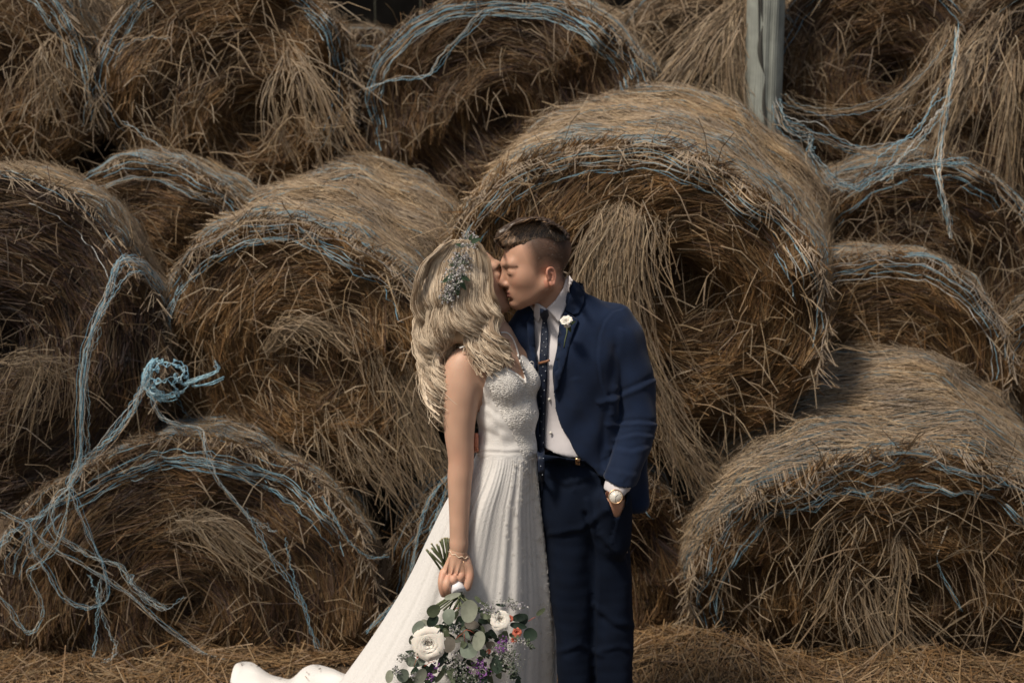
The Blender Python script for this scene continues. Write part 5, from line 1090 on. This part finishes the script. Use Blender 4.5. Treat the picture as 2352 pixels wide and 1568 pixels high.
# big leaves: x, y, half-width, half-height, tilt, colour, depth
big = [(950, 770, 80, 26, -18, PALE, -.185), (780, 905, 68, 58, -20, OLIVE, -.19), (775, 995, 48, 75, 35, DARKG, -.188), (925, 948, 66, 72, 0, SAGE, -.215), (1110, 895, 80, 108, 8, PALE, -.225), (1265, 945, 62, 36, 5, OLIVE, -.205), (1240, 1000, 50, 26, 15, DARKG, -.19),
       (640, 1065, 72, 50, -60, SAGE, -.19), (590, 1160, 32, 55, 15, PALE, -.18), (1130, 1030, 70, 42, 5, MUD, -.185), (1080, 1110, 62, 24, 60, SAGE, -.212), (1200, 1170, 58, 92, 12, PALE, -.225), (920, 1205, 66, 74, 0, MUD, -.222), (1010, 1170, 56, 24, -10, PALE, -.205),
       (1100, 1270, 84, 72, 0, SAGE, -.22), (1300, 1215, 44, 40, 0, MUD, -.19), (1575, 965, 74, 36, -12, DARKG, -.195), (1560, 1040, 80, 30, 10, DARKG, -.2), (1610, 985, 40, 60, 20, DARKG, -.185), (1670, 1120, 66, 62, 15, DARKG, -.195), (1440, 1130, 50, 22, 40, OLIVE, -.205), (1520, 1130, 52, 22, 10, OLIVE, -.205),
       (1765, 915, 54, 22, -42, OLIVE, -.19), (1370, 1390, 62, 86, 0, DARKG, -.205), (575, 1365, 56, 52, -15, SAGE, -.215), (665, 1370, 58, 36, -38, SAGE, -.21), (500, 1490, 60, 64, 0, SAGE, -.215), (380, 1500, 38, 62, 10, PALE, -.205), (665, 1500, 56, 84, 25, PALE, -.22), (560, 1550, 80, 40, -10, OLIVE, -.20),
       (850, 1490, 28, 80, 35, OLIVE, -.21), (940, 1500, 26, 70, -25, OLIVE, -.212), (870, 1340, 34, 90, 25, DARKG, -.195), (960, 1430, 40, 40, 0, OLIVE, -.2), (1140, 1530, 22, 58, -25, DARKG, -.2), (900, 1110, 60, 28, 70, OLIVE, -.19), (1190, 800, 20, 46, -40, OLIVE, -.18), (1260, 850, 60, 14, 35, OLIVE, -.18), (1400, 850, 50, 14, 5, DARKG, -.175),
       (700, 1010, 40, 30, 20, PALE, -.18), (470, 1620, 70, 60, 0, SAGE, -.2), (720, 1640, 70, 60, 0, OLIVE, -.2), (1000, 1640, 60, 70, 0, SAGE, -.2), (1250, 1620, 50, 70, 0, DARKG, -.195)]
for x_, y_, hw, hh, ti, colr, dy_ in big:
    s = .2502 * mpp(*zb(x_, y_), dy_); C = wz(x_, y_, dy_); L_, W_ = (hh, hw) if hh >= hw else (hw, hh); base_a = (90 if hh >= hw else 0) + ti; an = R(base_a)
    ux = np.array([math.cos(an), 0, -math.sin(an)]); uz = np.array([math.sin(an), 0, math.cos(an)]); nn = nrm([r0.normal(0, .25), -1, .25 + r0.normal(0, .2)]); ux = nrm(ux - nn * (ux @ nn)); uz = np.cross(nn, ux); V = [C]; nr, na = 4, 18
    for k in range(1, nr + 1):
        for j in range(na):
            a = j / na * 2 * np.pi; r = k / nr; pt = 1 + (.10 * math.cos(a) if colr is not DARKG else .05 * math.cos(3 * a)) + .02 * math.sin(5 * a + x_)
            V.append(C + (ux * math.cos(a) * L_ * pt + uz * math.sin(a) * W_) * s * r - nn * (-.10 * (r * math.sin(a)) ** 2 + .16 * (r * math.cos(a)) ** 2 * math.sin(x_)) * W_ * s)
    F = [(0, 1 + j, 1 + (j + 1) % na) for j in range(na)] + [(1 + (k - 1) * na + j, 1 + k * na + j, 1 + k * na + (j + 1) % na, 1 + (k - 1) * na + (j + 1) % na) for k in range(1, nr) for j in range(na)]
    V = np.array(V); cv = np.tile(np.array(colr) * r0.uniform(.85, 1.15), (len(V), 1)); cv[0] *= 1.2; mesh('leaf', V, F, M_leaf, bou, col=cv)
for a_ in ((1655, 1000, 1720, 960), (985, 1165, 1050, 1110), (1050, 1110, 1085, 1075), (1085, 1075, 1160, 1110), (1065, 1110, 1070, 1190), (600, 1420, 640, 1320), (700, 1410, 800, 1360), (980, 890, 1020, 875)):
    V, F = tubeVF([wz(a_[0], a_[1], -.228), wz((a_[0] + a_[2]) / 2, (a_[1] + a_[3]) / 2 - 6, -.23), wz(a_[2], a_[3], -.228)], .0009, 4); mesh('sprig', V, fixtri(F), mat("red_sprig", (.35, .08, .05), .6) if a_[0] == 1655 else bpy.data.materials["red_sprig"], bou)
rose(bou, wz(742, 1205, -.215), [-.1, -1, .15], .0415, 8, tight=.75, seed=11); rose(bou, wz(1395, 985, -.21), [.1, -1, .45], .027, 7, tight=.6, seed=12, name='ranunculus')
M_coral = mat("coral_petal", (.62, .17, .11), .6); M_purple = mat("purple_petal", (.17, .05, .24), .6)
for x_, y_, r_ in ((1485, 975, .011), (1550, 1100, .015), (1520, 1170, .010), (1290, 1275, .008), (640, 1325, .005)): rose(bou, wz(x_, y_, -.205), [.2, -1, .2], r_, 3, m=M_coral, tight=.7, seed=int(x_), name='coral_bloom')
fl, fcx = [], []
def sprayz(x_, y_, dx, dy, L_, n_, cols_, dep=-.215, s=(.0012, .0028), spread=26):
    for _ in range(n_):
        t = r0.random(); C = wz(x_ + dx * L_ * t + r0.normal(0, spread), y_ + dy * L_ * t + r0.normal(0, spread * .8), dep + r0.normal(0, .012)); V, F = floretVF(C, r0.uniform(*s), r0); fl.append((V, F)); fcx.append(np.tile(random.choice(cols_), (len(V), 1)))
LAV = [(.36, .34, .38), (.46, .45, .44), (.20, .22, .19), (.12, .14, .10)]; PUR = [(.22, .06, .32), (.14, .04, .20), (.30, .14, .36)]; GRN = [(.06, .09, .05), (.12, .15, .10), (.28, .30, .26)]
sprayz(1420, 820, 1, .3, 180, 130, LAV); sprayz(1230, 870, 1, .2, 120, 70, LAV); sprayz(970, 1330, 0, 1, 160, 150, LAV, spread=50); sprayz(1380, 1230, .5, .6, 260, 260, LAV + GRN, spread=55); sprayz(1500, 1380, .1, 1, 120, 90, GRN, spread=35)
sprayz(470, 1340, 1, -.3, 150, 80, LAV, spread=20); sprayz(430, 1430, .3, 1, 60, 50, LAV, spread=20); sprayz(590, 1460, .2, 1, 80, 50, LAV, spread=18); sprayz(950, 1060, .5, .2, 100, 60, LAV, spread=30); sprayz(1640, 1180, .6, .8, 90, 50, GRN, spread=14); sprayz(1500, 1190, 1, -.1, 120, 50, LAV, spread=18)
sprayz(1400, 1180, 1, .1, 60, 50, PUR, spread=24); sprayz(1370, 1260, 1, 0, 60, 40, PUR, spread=22); sprayz(1190, 1390, .5, .2, 90, 50, PUR, spread=30); sprayz(800, 1380, .1, 1, 60, 26, PUR, spread=18); sprayz(755, 1490, 0, 1, 40, 34, PUR, spread=18); sprayz(1240, 1440, -.5, .5, 90, 80, LAV + PUR, spread=45); sprayz(1150, 1500, -1, .3, 150, 120, LAV + GRN, spread=50)
V, F = joinVF(fl); mesh('florets', V, F, M_flor, bou, smooth=False, col=np.vstack(fcx), kind='stuff')
for o_ in bpy.data.objects:
    if '_m' in o_: del o_['_m']
